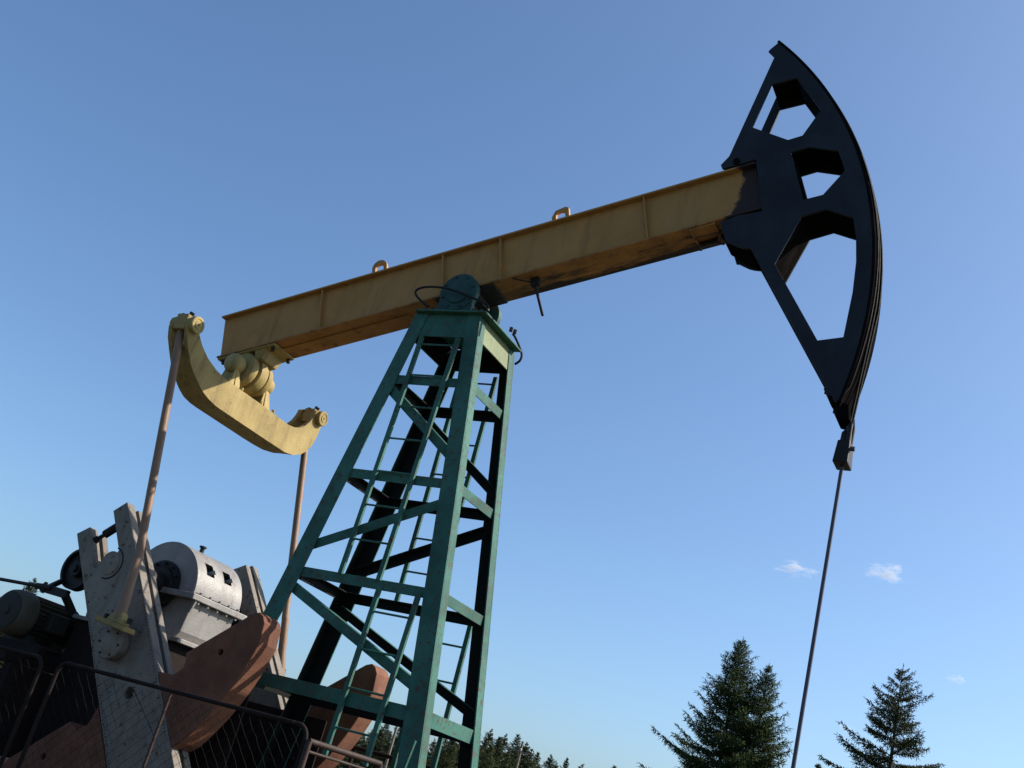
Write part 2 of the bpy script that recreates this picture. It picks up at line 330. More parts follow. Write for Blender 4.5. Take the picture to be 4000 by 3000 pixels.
# --- walking beam -------------------------------------------------------
BT = 0.3040; U = Vector((math.cos(BT), 0, math.sin(BT))); V = Vector((-math.sin(BT), 0, math.cos(BT))); O = Vector((1.9629, 0, 7.4428))
def P(s, t, y=0.0): return O+U*s+V*t+Vector((0, y, 0))
PIV = P(-2.122, -0.057)
def sbox(mb, s0, s1, t0, t1, y0, y1):
    return mb.hexa([P(s0, t0, y0), P(s1, t0, y0), P(s1, t0, y1), P(s0, t0, y1)], [P(s0, t1, y0), P(s1, t1, y0), P(s1, t1, y1), P(s0, t1, y1)])
def beam():
    B = part_empty('walking_beam', PJ)
    s0, s1 = -5.48, 1.228
    sbox(MB(), s0, s1, 0.578, 0.60, -0.217, 0.217).build('top_flange', 'beam', B, 0.003)
    sbox(MB(), s0, s1, 0.0, 0.022, -0.217, 0.217).build('bottom_flange', 'beam_under', B, 0.003)
    for y in (-1, 1): sbox(MB(), s0+0.004, s1-0.004, 0.0225, 0.5775, y*0.14-0.008, y*0.14+0.008).build('web', 'beam', B)
    sbox(MB(), s1-0.03, s1-0.008, 0.0225, 0.5775, -0.13, 0.13).build('end_plate', 'beam', B)
    for s in (-4.02, -2.395, -1.67, 0.02):
        for y in (-1, 1):
            sbox(MB(), s-0.007, s+0.007, 0.024, 0.576, *sorted((y*0.149, y*0.205))).build('stiffener', 'beam', B)
    for s, hx in ((-3.256, 0), (-0.946, 1)):
        if hx: out = [(-0.105, 0), (-0.105, 0.08), (-0.06, 0.155), (0.06, 0.175), (0.10, 0.15), (0.10, 0)]
        else: out = [(-0.10, 0)]+[(-0.10*math.cos(a), 0.09+0.10*math.sin(a)) for a in [math.pi*k/10 for k in range(11)]]+[(0.10, 0)]
        inn = [(-0.055*math.cos(a), 0.075+0.055*math.sin(a)) for a in [math.pi*k/8 for k in range(9)]]+[(0.055, 0.03), (-0.055, 0.03)]
        MB().plate([out, inn], lambda a, b: P(s+a, 0.601+b, -0.165), lambda a, b: P(s+a, 0.601+b, -0.125)).build('lifting_eye', 'beam', B, 0.006)
    # greased doubler strips, latch and lever under the front arm
    sbox(MB(), -5.2, -2.9, -0.016, -0.001, -0.05, 0.06).build('doubler_strip', 'beam_under', B, 0.003)
    lt = MB()
    sbox(lt, 0.47, 0.495, -0.03, -0.001, -0.205, 0.19); sbox(lt, 0.71, 0.74, -0.03, -0.001, -0.205, 0.19); sbox(lt, 0.4955, 0.7095, -0.022, -0.001, -0.20, -0.03)
    lt.build('head_latch', 'beam_under', B, 0.004)
    pts = [P(0.51+0.18*k/72, -0.026+0.024*math.cos(k*2*math.pi/8), 0.09+0.024*math.sin(k*2*math.pi/8)) for k in range(73)]
    MB().tube(pts, 0.007, 5).build('spring', 'steel', B, smooth=True)
    lv = MB(); sbox(lv, -1.36, -1.26, -0.10, -0.001, -0.10, -0.04); lv.bar(P(-1.32, -0.06, -0.07), P(-1.24, -0.50, -0.07), 0.028, 0.028, (0, 1, 0))
    lv.build('stop_lever', 'steel', B, 0.003)
    MB().tube([P(-1.53, -0.004, -0.19), P(-1.45, -0.03, -0.15), P(-1.34, -0.06, -0.10)], 0.008, 6).build('brace_wire', 'steel', B)
beam()

# --- horse head ---------------------------------------------------------
RH = 4.385; CS, CT = -2.122, -0.057
def head():
    H = part_empty('horse_head', PJ)
    def arc(r, a0, a1, n): return [(CS+r*math.cos(R(a0+(a1-a0)*k/n)), CT+r*math.sin(R(a0+(a1-a0)*k/n))) for k in range(n+1)]
    a_top, a_bot = 29.45, -30.6
    outer = arc(RH-0.026, a_top, a_bot, 40)+[(1.595, -2.300), (1.570, -2.223), (1.512, -2.186), (1.536, -2.121), (1.060, -0.450), (1.000, -0.425), (0.945, -0.391), (0.890, -0.340), (0.855, -0.305), (0.825, -0.295), (0.794, -0.036), (0.973, -0.012), (1.224, -0.04), (1.245, 0.62), (0.891, 0.622), (0.881, 0.68), (0.98, 0.761), (1.605, 1.902), (1.554, 2.01), (1.587, 2.037)]
    h1 = [(1.529, 1.541), (1.261, 1.049), (1.594, 0.749), (1.741, 0.751), (1.965, 1.006), (1.791, 1.522)]
    h2 = [(1.600, 0.580), (1.780, 0.583), (2.050, 0.432), (2.075, 0.173), (1.828, -0.042), (1.639, -0.038)]
    h3 = [(1.590, -0.230), (1.826, -0.221), (2.060, -0.400), (2.050, -0.620), (2.006, -0.896), (1.921, -1.218), (1.766, -1.663), (1.536, -1.637), (1.264, -0.693)]
    for y0, y1 in ((-0.22, -0.196), (0.22, 0.196)):
        MB().plate([outer, h1, h2, h3], lambda a, b: P(a, b, y0), lambda a, b: P(a, b, y1)).build('side_plate', 'black', H, 0.004)
    A = arc(RH, a_top+0.25, a_bot-0.2, 48); Bq = arc(RH-0.0255, a_top+0.25, a_bot-0.2, 48)
    m = MB(); n = len(A)
    m.add([P(a, b, -0.2235) for a, b in A]+[P(a, b, 0.2235) for a, b in A]+[P(a, b, -0.2235) for a, b in Bq]+[P(a, b, 0.2235) for a, b in Bq],
          [(i, i+1, n+i+1, n+i) for i in range(n-1)]+[(2*n+i, 3*n+i, 3*n+i+1, 2*n+i+1) for i in range(n-1)]+[(i, 2*n+i, 2*n+i+1, i+1) for i in range(n-1)]+[(n+i, n+i+1, 3*n+i+1, 3*n+i) for i in range(n-1)]+[(0, n, 3*n, 2*n), (n-1, 3*n-1, 4*n-1, 2*n-1)])
    m.build('arc_plate', 'blackin', H, smooth=True)
    def web(name, p, q, th=0.02):
        d = (Vector(q)-Vector(p)).normalized(); nn = Vector((-d.y, d.x))*th
        MB().hexa([P(*p, -0.195), P(*q, -0.195), P(*q, 0.195), P(*p, 0.195)], [P(p[0]+nn.x, p[1]+nn.y, -0.195), P(q[0]+nn.x, q[1]+nn.y, -0.195), P(q[0]+nn.x, q[1]+nn.y, 0.195), P(p[0]+nn.x, p[1]+nn.y, 0.195)]).build(name, 'blackin', H)
    for p, q in (((1.529, 1.543), (1.790, 1.524)), ((1.602, 0.582), (1.784, 0.585)), ((1.776, 0.588), (2.050, 0.434)), ((1.592, -0.228), (1.832, -0.219)), ((1.824, -0.216), (2.060, -0.398)), ((1.262, -0.690), (1.588, -0.229)), ((1.600, 0.575), (1.640, -0.036)), ((1.255, 0.62), (1.235, -0.04)), ((0.90, 0.645), (1.24, 0.645)), ((1.05, -0.43), (0.80, -0.16)), ((1.595, -2.27), (1.53, -2.12))):
        web('spreader_plate', p, q)
    blk = [(1.575, -2.225), (1.590, -2.306), (1.560, -2.384), (1.680, -2.452), (1.700, -2.318)]
    MB().plate([blk], lambda a, b: P(a, b, -0.16), lambda a, b: P(a, b, 0.16)).build('rope_anchor', 'blackin', H, 0.006)
    # hinge pin on the beam end
    MB().cyl(P(1.05, 0.66, -0.24), P(1.05, 0.66, 0.24), 0.035, n=12).build('hinge_pin', 'blackin', H, smooth=True)
    # wire ropes over the arc, hanging to the carrier bar
    for y in (-0.065, 0.065):
        pts = [P(CS+(RH+0.014)*math.cos(R(a)), CT+(RH+0.014)*math.sin(R(a)), y*(1.4 if a > -5 else 1.4-0.5*min(1, (-5-a)/14))) for a in np.linspace(28, -R(1)-17.0, 40)]
        e = pts[-1]; pts += [Vector((e.x-0.012*k, y*0.8-0.2*y*k/6, e.z-(e.z-5.56)*k/6)) for k in range(1, 7)]
        MB().tube(pts, 0.013, 8).build('wire_rope', 'rope', H, smooth=True)
    pts = [P(CS+(RH+0.012)*math.cos(R(a)), CT+(RH+0.012)*math.sin(R(a)), -0.10-0.09*min(1, max(0, (6-a)/30))) for a in np.linspace(6, -28.5, 24)]+[P(1.66, -2.24, -0.20), P(1.62, -2.33, -0.17)]
    MB().tube(pts, 0.009, 8).build('safety_rope', 'rope', H, smooth=True)
head()

# --- saddle bearing -----------------------------------------------------
def saddle():
    B = part_empty('saddle_bearing', PJ); c = PIV
    for sy in (-1, 1):
        m = MB(); z = c.z-0.03
        m.lathe((c.x, sy*0.235, z), (0, sy, 0), [(0, 0.215), (0.012, 0.235), (0.075, 0.235), (0.088, 0.222), (0.09, 0.15), (0.105, 0.14), (0.107, 0.0)], 32)
        o = m.build('bearing_housing', 'darkgreen', B, smooth=True)
        m = MB()
        for k in range(8):
            a = 2*math.pi*(k+0.5)/8; bolt(m, (c.x+0.19*math.cos(a), sy*0.322, z+0.19*math.sin(a)), (0, sy, 0), 0.014, 0.018)
        m.build('bolts', 'darkgreen', o, kind='stuff')
        MB().hexa([(c.x-0.34, sy*0.225, CAPZ+0.0225), (c.x+0.34, sy*0.225, CAPZ+0.0225), (c.x+0.34, sy*0.40, CAPZ+0.0225), (c.x-0.34, sy*0.40, CAPZ+0.0225)],
                  [(c.x-0.34, sy*0.225, CAPZ+0.062), (c.x+0.34, sy*0.225, CAPZ+0.062), (c.x+0.34, sy*0.40, CAPZ+0.062), (c.x-0.34, sy*0.40, CAPZ+0.062)]).build('pedestal_foot', 'darkgreen', B, 0.006)
        MB().hexa([(c.x-0.24, sy*0.24, CAPZ+0.062), (c.x+0.24, sy*0.24, CAPZ+0.062), (c.x+0.24, sy*0.315, CAPZ+0.062), (c.x-0.24, sy*0.315, CAPZ+0.062)],
                  [(c.x-0.20, sy*0.24, z-0.06), (c.x+0.20, sy*0.24, z-0.06), (c.x+0.20, sy*0.315, z-0.06), (c.x-0.20, sy*0.315, z-0.06)]).build('pedestal', 'darkgreen', B, 0.008)
    MB().cyl((c.x, -0.23, c.z-0.03), (c.x, 0.23, c.z-0.03), 0.085, n=20).build('pivot_shaft', 'steel', B, smooth=True)
    sm = MB(); sbox(sm, -2.122-0.36, -2.122+0.36, -0.032, -0.002, -0.20, 0.20); sbox(sm, -2.122-0.16, -2.122+0.16, -0.13, -0.032, -0.13, 0.13)
    sm.build('beam_saddle', 'steel', B, 0.006)
    q = lambda x, y: at('y', -0.42, 1550+x/5.53, 1020+y/5.53)
    MB().tube(spline([q(690, 975), q(600, 930), q(420, 740), q(430, 625), q(620, 560), q(950, 570), q(1250, 640), q(1520, 745), q(1900, 915), q(1960, 1010)]), 0.013, 8).build('grease_hose', 'hose', B, smooth=True)
    q = lambda x, y: at('y', 0.54, 1850+x/5.53, 1150+y/5.53)
    MB().tube(spline([q(850, 860), q(900, 930), q(985, 1120), q(1040, 1300), q(1000, 1430), q(890, 1510)]), 0.014, 8).build('grease_hose', 'hose', B, smooth=True)
    m = MB()
    for x, y in ((800, 800), (880, 850)): p = q(x, y); m.cyl(p, p+Vector((0, 0, 0.05)), 0.022, n=6)
    m.build('hose_fitting', 'steel', B)
    for y in (-0.44, 0.38):
        m = MB()
        for x in (-0.3, -0.22, 0.30, 0.40): bolt(m, (x, y, CAPZ+0.0225), (0, 0, 1), 0.016, 0.045)
        m.build('bolts', 'steel', B, kind='stuff')
saddle()

# --- equalizer and pitmans ----------------------------------------------
EX = -2.663; ET = 0.385
def equalizer():
    E = part_empty('equalizer', PJ)
    up_n = [(-1.188, 5.735), (-1.152, 5.655), (-1.049, 5.562), (-0.90, 5.478), (-0.722, 5.421), (-0.49, 5.389)]
    up_f = [(0.55, 5.385), (0.74, 5.383), (0.86, 5.402), (0.96, 5.44), (1.04, 5.505), (1.10, 5.59), (1.135, 5.68)]
    tip_f = [(1.15, 5.76), (1.20, 5.79), (1.27, 5.795), (1.32, 5.75)]
    lo_f = [(1.335, 5.62), (1.322, 5.47), (1.285, 5.33), (1.225, 5.23), (1.14, 5.15), (1.00, 5.083), (0.84, 5.055), (0.5, 5.053)]
    lo_n = [(-0.45, 5.053), (-0.537, 5.056), (-0.66, 5.075), (-0.772, 5.107), (-0.86, 5.145), (-0.944, 5.193), (-1.03, 5.245), (-1.105, 5.302), (-1.21, 5.42), (-1.29, 5.53), (-1.335, 5.64)]
    tip_n = [(-1.335, 5.745), (-1.28, 5.795), (-1.22, 5.795)]
    def dense(l):
        o = []
        for p, q in zip(l[:-1], l[1:]):
            n = max(1, int(abs(p[0]-q[0])/0.12)); o += [(p[0]+(q[0]-p[0])*k/n, p[1]+(q[1]-p[1])*k/n) for k in range(n)]
        return o+[l[-1]]
    full = dense(up_n+up_f+tip_f+lo_f+lo_n+tip_n)
    TH = lambda y: 0.30+0.09*min(1.0, max(0.0, (1.15-abs(y))/0.5))
    ck = 0.055
    front = MB().plate([full], lambda y, z: (EX, y, z), lambda y, z: (EX-ck, y, z)).build('front_cheek', 'yellow', E, 0.006)
    MB().plate([full], lambda y, z: (EX-TH(y)+ck, y, z), lambda y, z: (EX-TH(y), y, z)).build('rear_cheek', 'yellow', E, 0.006)
    def strip(pts, name, off):
        m = MB(); n = len(pts); x0 = EX-ck-0.001; x1 = lambda y: EX-TH(y)+ck+0.001
        m.add([(x0, y, z) for y, z in pts]+[(x1(y), y, z) for y, z in pts]+[(x0, y, z+off) for y, z in pts]+[(x1(y), y, z+off) for y, z in pts],
              [(i, i+1, n+i+1, n+i) for i in range(n-1)]+[(2*n+i, 3*n+i, 3*n+i+1, 2*n+i+1) for i in range(n-1)]+[(i, 2*n+i, 2*n+i+1, i+1) for i in range(n-1)]+[(n+i, n+i+1, 3*n+i+1, 3*n+i) for i in range(n-1)]+[(0, n, 3*n, 2*n), (n-1, 3*n-1, 4*n-1, 2*n-1)])
        return m.build(name, 'yellow', E, smooth=True)
    strip(dense([(y, z+0.002) for y, z in lo_f[4:]+lo_n[:9]]), 'bottom_plate', 0.018)
    strip(dense([(y, z-0.02) for y, z in up_n[2:]+up_f[:4]]), 'top_plate', 0.018)
    for sy in (-1, 1):
        MB().box(EX-0.33+ck, EX-ck-0.001, *sorted((sy*0.96, sy*0.98)), 5.24, 5.44).build('end_web', 'yellow', E)
        # end pin along x with stepped cap, block between the cheeks, greaser on top
        m = MB(); m.lathe((EX, sy*1.262, 5.705), (1, 0, 0), [(-0.30, 0.080), (-0.002, 0.080), (0.0, 0.098), (0.055, 0.098), (0.062, 0.090), (0.062, 0.068), (0.056, 0.066), (0.056, 0.046), (0.064, 0.044), (0.064, 0.012), (0.05, 0.010)], 28)
        m.build('pitman_pin', 'yellow', E, smooth=True)
        MB().box(EX-0.235, EX-0.065, sy*1.262-0.075, sy*1.262+0.075, 5.62, 5.81).build('pin_block', 'yellow', E, 0.012)
        for dx, hh, rr in ((0.12, 0.055, 0.02), (0.085, 0.04, 0.018), (0.22, 0.028, 0.03)): MB().cyl((EX-dx, sy*1.262, 5.805), (EX-dx, sy*1.262, 5.81+hh), rr, n=6).build('grease_nipple', 'steel', E)
    m = MB()
    for y in (-0.45, -0.2, 0.08, 0.35, 0.55): bolt(m, (EX-0.10, y, 5.056), (0, 0, -1), 0.016, 0.012)
    m.build('bolts', 'yellow', E, kind='stuff')
    # axle brackets standing on the equalizer, drum hanging from the beam tail
    xc, zc = EX-ET/2, 5.70
    MB().box(EX-ET-0.02, EX-0.03, -0.52, 0.52, 5.386, 5.408).build('base_plate', 'yellow', E, 0.004)
    for sy in (-1, 1):
        b = MB(); b.hexa([(xc-0.15, sy*0.26, 5.408), (xc+0.15, sy*0.26, 5.408), (xc+0.15, sy*0.32, 5.408), (xc-0.15, sy*0.32, 5.408)], [(xc-0.075, sy*0.26, zc), (xc+0.075, sy*0.26, zc), (xc+0.075, sy*0.32, zc), (xc-0.075, sy*0.32, zc)])
        b.hexa([(xc+0.115, sy*0.20, 5.408), (xc+0.135, sy*0.20, 5.408), (xc+0.135, sy*0.40, 5.408), (xc+0.115, sy*0.40, 5.408)], [(xc+0.065, sy*0.25, zc-0.06), (xc+0.085, sy*0.25, zc-0.06), (xc+0.085, sy*0.33, zc-0.06), (xc+0.065, sy*0.33, zc-0.06)])
        b.build('axle_bracket', 'yellow', E, 0.008)
        MB().lathe((xc, sy*0.215, zc), (0, sy, 0), [(0, 0.10), (0.02, 0.125), (0.11, 0.125), (0.145, 0.11), (0.17, 0.07), (0.178, 0.0)], 24).build('axle_cap', 'yellow', E, smooth=True)
        m = MB()
        for x in (xc-0.16, xc+0.15):
            for y in (0.19, 0.44): bolt(m, (x, sy*y, 5.408), (0, 0, 1), 0.02, 0.035)
        m.build('bolts', 'yellow', E, kind='stuff')
    MB().lathe((xc, -0.20, zc), (0, 1, 0), [(0, 0.15), (0.008, 0.205), (0.05, 0.225), (0.095, 0.215), (0.105, 0.185), (0.125, 0.185), (0.135, 0.235), (0.20, 0.25), (0.265, 0.235), (0.275, 0.185), (0.295, 0.185), (0.305, 0.215), (0.35, 0.225), (0.392, 0.205), (0.40, 0.15)], 36).build('tail_bearing_drum', 'yellow', E, smooth=True)
    su = (xc-O.x)/U.x
    hb = MB()
    for s_, d in ((-0.20, 1), (0.20, 1)):
        hb.hexa([P(su+s_-0.08, -0.002, -0.20), P(su+s_+0.08, -0.002, -0.20), P(su+s_+0.08, -0.002, 0.20), P(su+s_-0.08, -0.002, 0.20)], [P(su+s_*0.75-0.05, -0.14, -0.15), P(su+s_*0.75+0.05, -0.14, -0.15), P(su+s_*0.75+0.05, -0.14, 0.15), P(su+s_*0.75-0.05, -0.14, 0.15)])
    sbox(hb, su-0.42, su+0.42, -0.03, -0.002, -0.21, 0.21)
    hb.build('tail_bearing_hanger', 'yellow', E, 0.012)
    m = MB()
    for s_ in (-0.36, 0.36):
        for y in (-0.16, 0.16): bolt(m, P(su+s_, -0.03, y), -V, 0.024, 0.05)
    m.build('bolts', 'steel', E, kind='stuff')
equalizer()

CD = Vector((0.618, 0, -0.786)); CN = Vector((0.786, 0, 0.618)); CO = Vector((-2.72, 0, 3.64))
def K(d, n, y): q = CO+CD*d+CN*n; return Vector((q.x, y, q.z))
SHAFT = Vector((-2.61, 0, 2.98)); PIN = Vector((-2.065, 0, 2.20))
def pitmans():
    for sy in (-1, 1):
        pt = part_empty('pitman_arm', PJ)
        top = Vector((EX-0.165, sy*1.262, 5.62)); mid = Vector((-2.150, sy*1.266, 3.12)); bot = Vector((-1.995, sy*1.335, 2.42))
        MB().tube([top, top.lerp(mid, 0.5), mid], [0.043, 0.043, 0.043], 20).build('rod_tube', 'pitman', pt, smooth=True)
        MB().tube([mid+Vector((0, 0, 0.02)), mid.lerp(bot, 0.5), bot], [0.0445, 0.048, 0.062], 16).build('lower_socket', 'pitman', pt, smooth=True)
        m = MB(); f = bot
        m.hexa([(f.x-0.23, sy*1.26, f.z-0.05), (f.x+0.19, sy*1.26, f.z-0.10), (f.x+0.19, sy*1.42, f.z-0.10), (f.x-0.23, sy*1.42, f.z-0.05)], [(f.x-0.23, sy*1.26, f.z), (f.x+0.19, sy*1.26, f.z-0.05), (f.x+0.19, sy*1.42, f.z-0.05), (f.x-0.23, sy*1.42, f.z)])
        m.hexa([(f.x-0.12, sy*1.28, f.z-0.02), (f.x+0.12, sy*1.28, f.z-0.04), (f.x+0.12, sy*1.40, f.z-0.04), (f.x-0.12, sy*1.40, f.z-0.02)], [(f.x-0.05, sy*1.30, f.z+0.08), (f.x+0.05, sy*1.30, f.z+0.08), (f.x+0.05, sy*1.38, f.z+0.08), (f.x-0.05, sy*1.38, f.z+0.08)])
        m.build('foot', 'yellow', pt, 0.01)
        m = MB()
        for dx in (-0.17, 0.15): bolt(m, (f.x+dx, sy*1.34, f.z-0.01), (0, 0, 1), 0.03, 0.05)
        m.build('bolts', 'steel', pt, kind='stuff')
        MB().lathe((PIN.x, sy*1.17, PIN.z), (0, sy, 0), [(-0.015, 0.14), (0.0, 0.15), (0.10, 0.15), (0.11, 0.14), (0.112, 0.10), (0.12, 0.09), (0.122, 0.0)], 28).build('crank_pin_bearing', 'grey', pt, smooth=True)
        m = MB()
        for k in range(6):
            a = 2*math.pi*k/6; bolt(m, (PIN.x+0.13*math.cos(a), sy*1.28, PIN.z+0.12*math.sin(a)), (0, sy, 0), 0.012, 0.012)
        m.build('bolts', 'steel', pt, kind='stuff')
pitmans()

def cranks():
    out = [(0.0, 0.0), (0.0, -0.19), (0.50, -0.20), (0.565, -0.315), (0.60, -0.36), (0.47, -0.465), (0.545, -0.50), (0.515, -0.535), (0.44, -0.52), (0.0+0.02, -0.50), (0.0, -0.684), (3.2, -0.70), (3.2, 0.02)]
    def disc(c, r, n=20): return [(c[0]+r*math.cos(2*math.pi*k/n), c[1]+r*math.sin(2*math.pi*k/n)) for k in range(n)]
    def loc(p): q = Vector((p.x-CO.x, 0, p.z-CO.z)); return (q.dot(CD), q.dot(CN))
    out[0:1] = [(0.0, 0.0)]
    h = loc(Vector((-1.71, 0, 1.81)))
    h4 = (h[0]+0.5, h[1])
    for sy in (-1, 1):
        c = part_empty('crank', PJ)
        for name, y0, y1, o in (('outer_plate', 1.15, 1.035, out), ('inner_plate', 0.985, 0.90, [(0.04, 0.0)]+out[1:9]+[(0.05, -0.50), (0.05, -0.684)]+out[11:])):
            MB().plate([o, disc(h, 0.058)], lambda d, n: K(d, n, sy*y0), lambda d, n: K(d, n, sy*y1)).build(name, 'grey', c, 0.008)
        MB().plate([[(0.66, -0.06), (0.66, -0.62), (3.15, -0.64), (3.15, -0.05)]], lambda d, n: K(d, n, sy*1.034), lambda d, n: K(d, n, sy*0.986)).build('dark_gap_fill', 'blackin', c)  # near-black infill: the groove's shade put into its colour
        m = MB(); a, b = K(0.17, -0.53, sy*1.09), K(0.17, -0.17, sy*1.09)
        m.cyl(a, b, 0.022, n=10); m.cyl(a.lerp(b, 0.42), a.lerp(b, 0.98), 0.047, n=6); m.cyl(a, a.lerp(b, 0.16), 0.038, n=6)
        m.build('clamp_bolt', 'steel', c)
        m = MB(); n = 40                                            # the shaft end, a weld bead ring and key
        s = loc(SHAFT)
        MB().lathe((SHAFT.x, sy*1.1505, SHAFT.z), (0, sy, 0), [(0, 0.125), (0.006, 0.125), (0.008, 0.118), (0.008, 0.0)], 32).build('shaft_end', 'grey', c, smooth=True)
        MB().tube([K(s[0]+0.165*math.cos(a), s[1]+0.165*math.sin(a), sy*1.152) for a in np.linspace(-0.9, 2.3, 24)], 0.008, 5).build('weld_bead', 'steel', c)
        # scale ticks cut along both edges of the plate
        m = MB()
        for k in range(58):
            d0 = 0.75+0.034*k; L = 0.022 if k % 5 == 0 else 0.012
            for n0, sg in ((-0.68, 1), (0.0, -1)):
                m.hexa([K(d0, n0+sg*0.006, sy*1.1502), K(d0+0.006, n0+sg*0.006, sy*1.1502), K(d0+0.006, n0+sg*(0.006+L), sy*1.1502), K(d0, n0+sg*(0.006+L), sy*1.1502)], [K(d0, n0+sg*0.006, sy*1.1525), K(d0+0.006, n0+sg*0.006, sy*1.1525), K(d0+0.006, n0+sg*(0.006+L), sy*1.1525), K(d0, n0+sg*(0.006+L), sy*1.1525)])
        m.build('scale_ticks', 'steel', c, kind='stuff')
        # counterweights bolted to both edges
        for side in (1, -1):
            f = lambda n: n if side > 0 else -0.684-n
            sh = loc(SHAFT); pts = []
            pts += [(2.02, 0.022), (2.136, 0.177), (2.125, 0.300), (2.06, 0.345), (2.00, 0.36), (2.005, 1.14), (2.03, 1.215), (2.09, 1.24), (2.16, 1.235)]
            nn = lambda ang: (sh[0]+2.262*math.cos(ang), sh[1]+2.262*math.sin(ang))
            a0 = math.asin(1.46/2.262)
            for k in range(14):
                a = a0+(0.20-a0)*k/13; q = nn(a); pts.append((q[0], q[1]))
            pts += [(2.80, 0.022)]
            m = MB().plate([[(d, f(n)) for d, n in pts], disc((2.19, f(0.72)), 0.03, 10)], lambda d, n: K(d, n, sy*1.15), lambda d, n: K(d, n, sy*0.88))
            m.build('counterweight', 'rust', PJ, 0.010)
    MB().cyl((SHAFT.x, -1.03, SHAFT.z), (SHAFT.x, 1.03, SHAFT.z), 0.12, n=24).build('slow_shaft', 'steel', PJ, smooth=True)
cranks()

def gearbox():
    G = part_empty('gearbox', PJ); cx, cz = SHAFT.x, SHAFT.z; y0, y1 = -0.37, 0.40
    prof = [(cx+0.495*math.cos(a), cz+0.495*math.sin(a)) for a in [R(0)+R(90)*k/14 for k in range(15)]]
    prof += [(cx-0.495*math.sin(a), cz+0.495*math.cos(a)) for a in [R(8.5)*k for k in range(1, 8)]]+[(cx-0.66, cz+0.22), (cx-0.95, cz+0.17), (cx-1.02, cz)]
    wins = [(-0.155, 24.0), (0.145, 24.0)]
    # barrel cover with two real openings: split the shell into strips
    m = MB(); th = 0.02
    na = 30; angs = [90.0*k/na for k in range(na+1)]; ys = sorted(set([y0, y1]+[q for c, _ in wins for q in (c-0.065, c+0.065)]))
    def pt(a, y, r): return (cx+r*math.cos(R(a)), y, cz+r*math.sin(R(a)))
    for i in range(na):
        am = (angs[i]+angs[i+1])/2
        for j in range(len(ys)-1):
            ym = (ys[j]+ys[j+1])/2
            if any(abs(ym-c) < 0.06 for c, _ in wins) and 27 < am < 46: continue
            q = [pt(angs[i], ys[j], 0.495), pt(angs[i+1], ys[j], 0.495), pt(angs[i+1], ys[j+1], 0.495), pt(angs[i], ys[j+1], 0.495)]
            m.add(q, [(0, 1, 2, 3)])
    rear = prof[14:]
    for a, b in zip(rear[:-1], rear[1:]): m.add([(a[0], y0, a[1]), (b[0], y0, b[1]), (b[0], y1, b[1]), (a[0], y1, a[1])], [(0, 1, 2, 3)])
    m.build('upper_cover', 'silver', G, smooth=True)
    for y, d in ((y0, -1), (y1, 1)):
        MB().plate([prof+[(cx-1.02, cz-0.01), (cx+0.495, cz-0.01)]], lambda x, z: (x, y+d*0.004, z), lambda x, z: (x, y-d*0.02, z)).build('end_wall', 'silver', G, 0.006)
    for c, a in wins:                                              # dark boxed recess with a pin in each opening
        m = MB(); q0 = [pt(27, c-0.066, 0.49), pt(45, c-0.066, 0.49), pt(45, c+0.066, 0.49), pt(27, c+0.066, 0.49)]; q1 = [pt(27, c-0.066, 0.40), pt(45, c-0.066, 0.40), pt(45, c+0.066, 0.40), pt(27, c+0.066, 0.40)]
        m.add(q0+q1, [(4, 5, 6, 7), (0, 1, 5, 4), (1, 2, 6, 5), (2, 3, 7, 6), (3, 0, 4, 7)])
        m.build('inspection_recess', 'motordk', G)
        MB().cyl(pt(33, c+0.0, 0.41), pt(33, c+0.045, 0.53), 0.024, n=14).build('recess_pin', 'silver', G, smooth=True)
    MB().lathe((cx, y0-0.006, cz), (0, -1, 0), [(0, 0.27), (0.03, 0.27), (0.035, 0.25), (0.035, 0.20), (0.07, 0.19), (0.075, 0.0)], 32).build('bearing_cover', 'steel', G, smooth=True)
    m = MB()
    for k in range(12): a = 2*math.pi*k/12; bolt(m, (cx+0.235*math.cos(a), y0-0.04, cz+0.235*math.sin(a)), (0, -1, 0), 0.018, 0.03)
    m.build('bolts', 'steel', G, kind='stuff')
    MB().box(cx-1.10, cx+0.575, y0-0.08, y1+0.08, cz-0.085, cz-0.02).build('joint_flange', 'silver', G, 0.008)
    m = MB()
    for k in range(5): bolt(m, (cx+0.54, y0+0.06+0.16*k, cz-0.02), (0, 0, 1), 0.018, 0.03); bolt(m, (cx+0.54, y0+0.06+0.16*k, cz-0.085), (0, 0, -1), 0.018, 0.03)
    m.build('bolts', 'silver', G, kind='stuff')
    lo = [(cx+0.50, cz-0.086), (cx+0.47, cz-0.42), (cx+0.42, cz-0.50), (cx-0.95, cz-0.50), (cx-1.0, cz-0.086)]
    MB().plate([lo], lambda x, z: (x, y0+0.03, z), lambda x, z: (x, y1-0.03, z)).build('lower_case', 'silver', G, 0.012)
    MB().hexa([(cx+0.50, y0-0.0, cz-0.22), (cx+0.53, y0-0.0, cz-0.22), (cx+0.53, y0+0.025, cz-0.22), (cx+0.50, y0+0.025, cz-0.22)], [(cx+0.50, y0, cz-0.086), (cx+0.56, y0, cz-0.086), (cx+0.56, y0+0.025, cz-0.086), (cx+0.50, y0+0.025, cz-0.086)]).build('rib', 'silver', G)
    MB().box(cx-1.05, cx+0.56, y0-0.05, y1+0.05, cz-0.545, cz-0.50).build('foot_flange', 'silver', G, 0.006)
    m = MB(); m.cyl((cx+0.10, y0+0.30, cz+0.48), (cx+0.10, y0+0.30, cz+0.54), 0.025, n=10); m.cyl((cx+0.10, y0+0.30, cz+0.535), (cx+0.10, y0+0.30, cz+0.555), 0.04, n=10)
    m.build('breather_cap', 'steel', G)
    # pedestal below
    MB().box(cx-1.0, cx+0.45, y0-0.02, y1+0.02, BASE+0.20, cz-0.546).build('gearbox_pedestal', 'frame', PJ, 0.01)
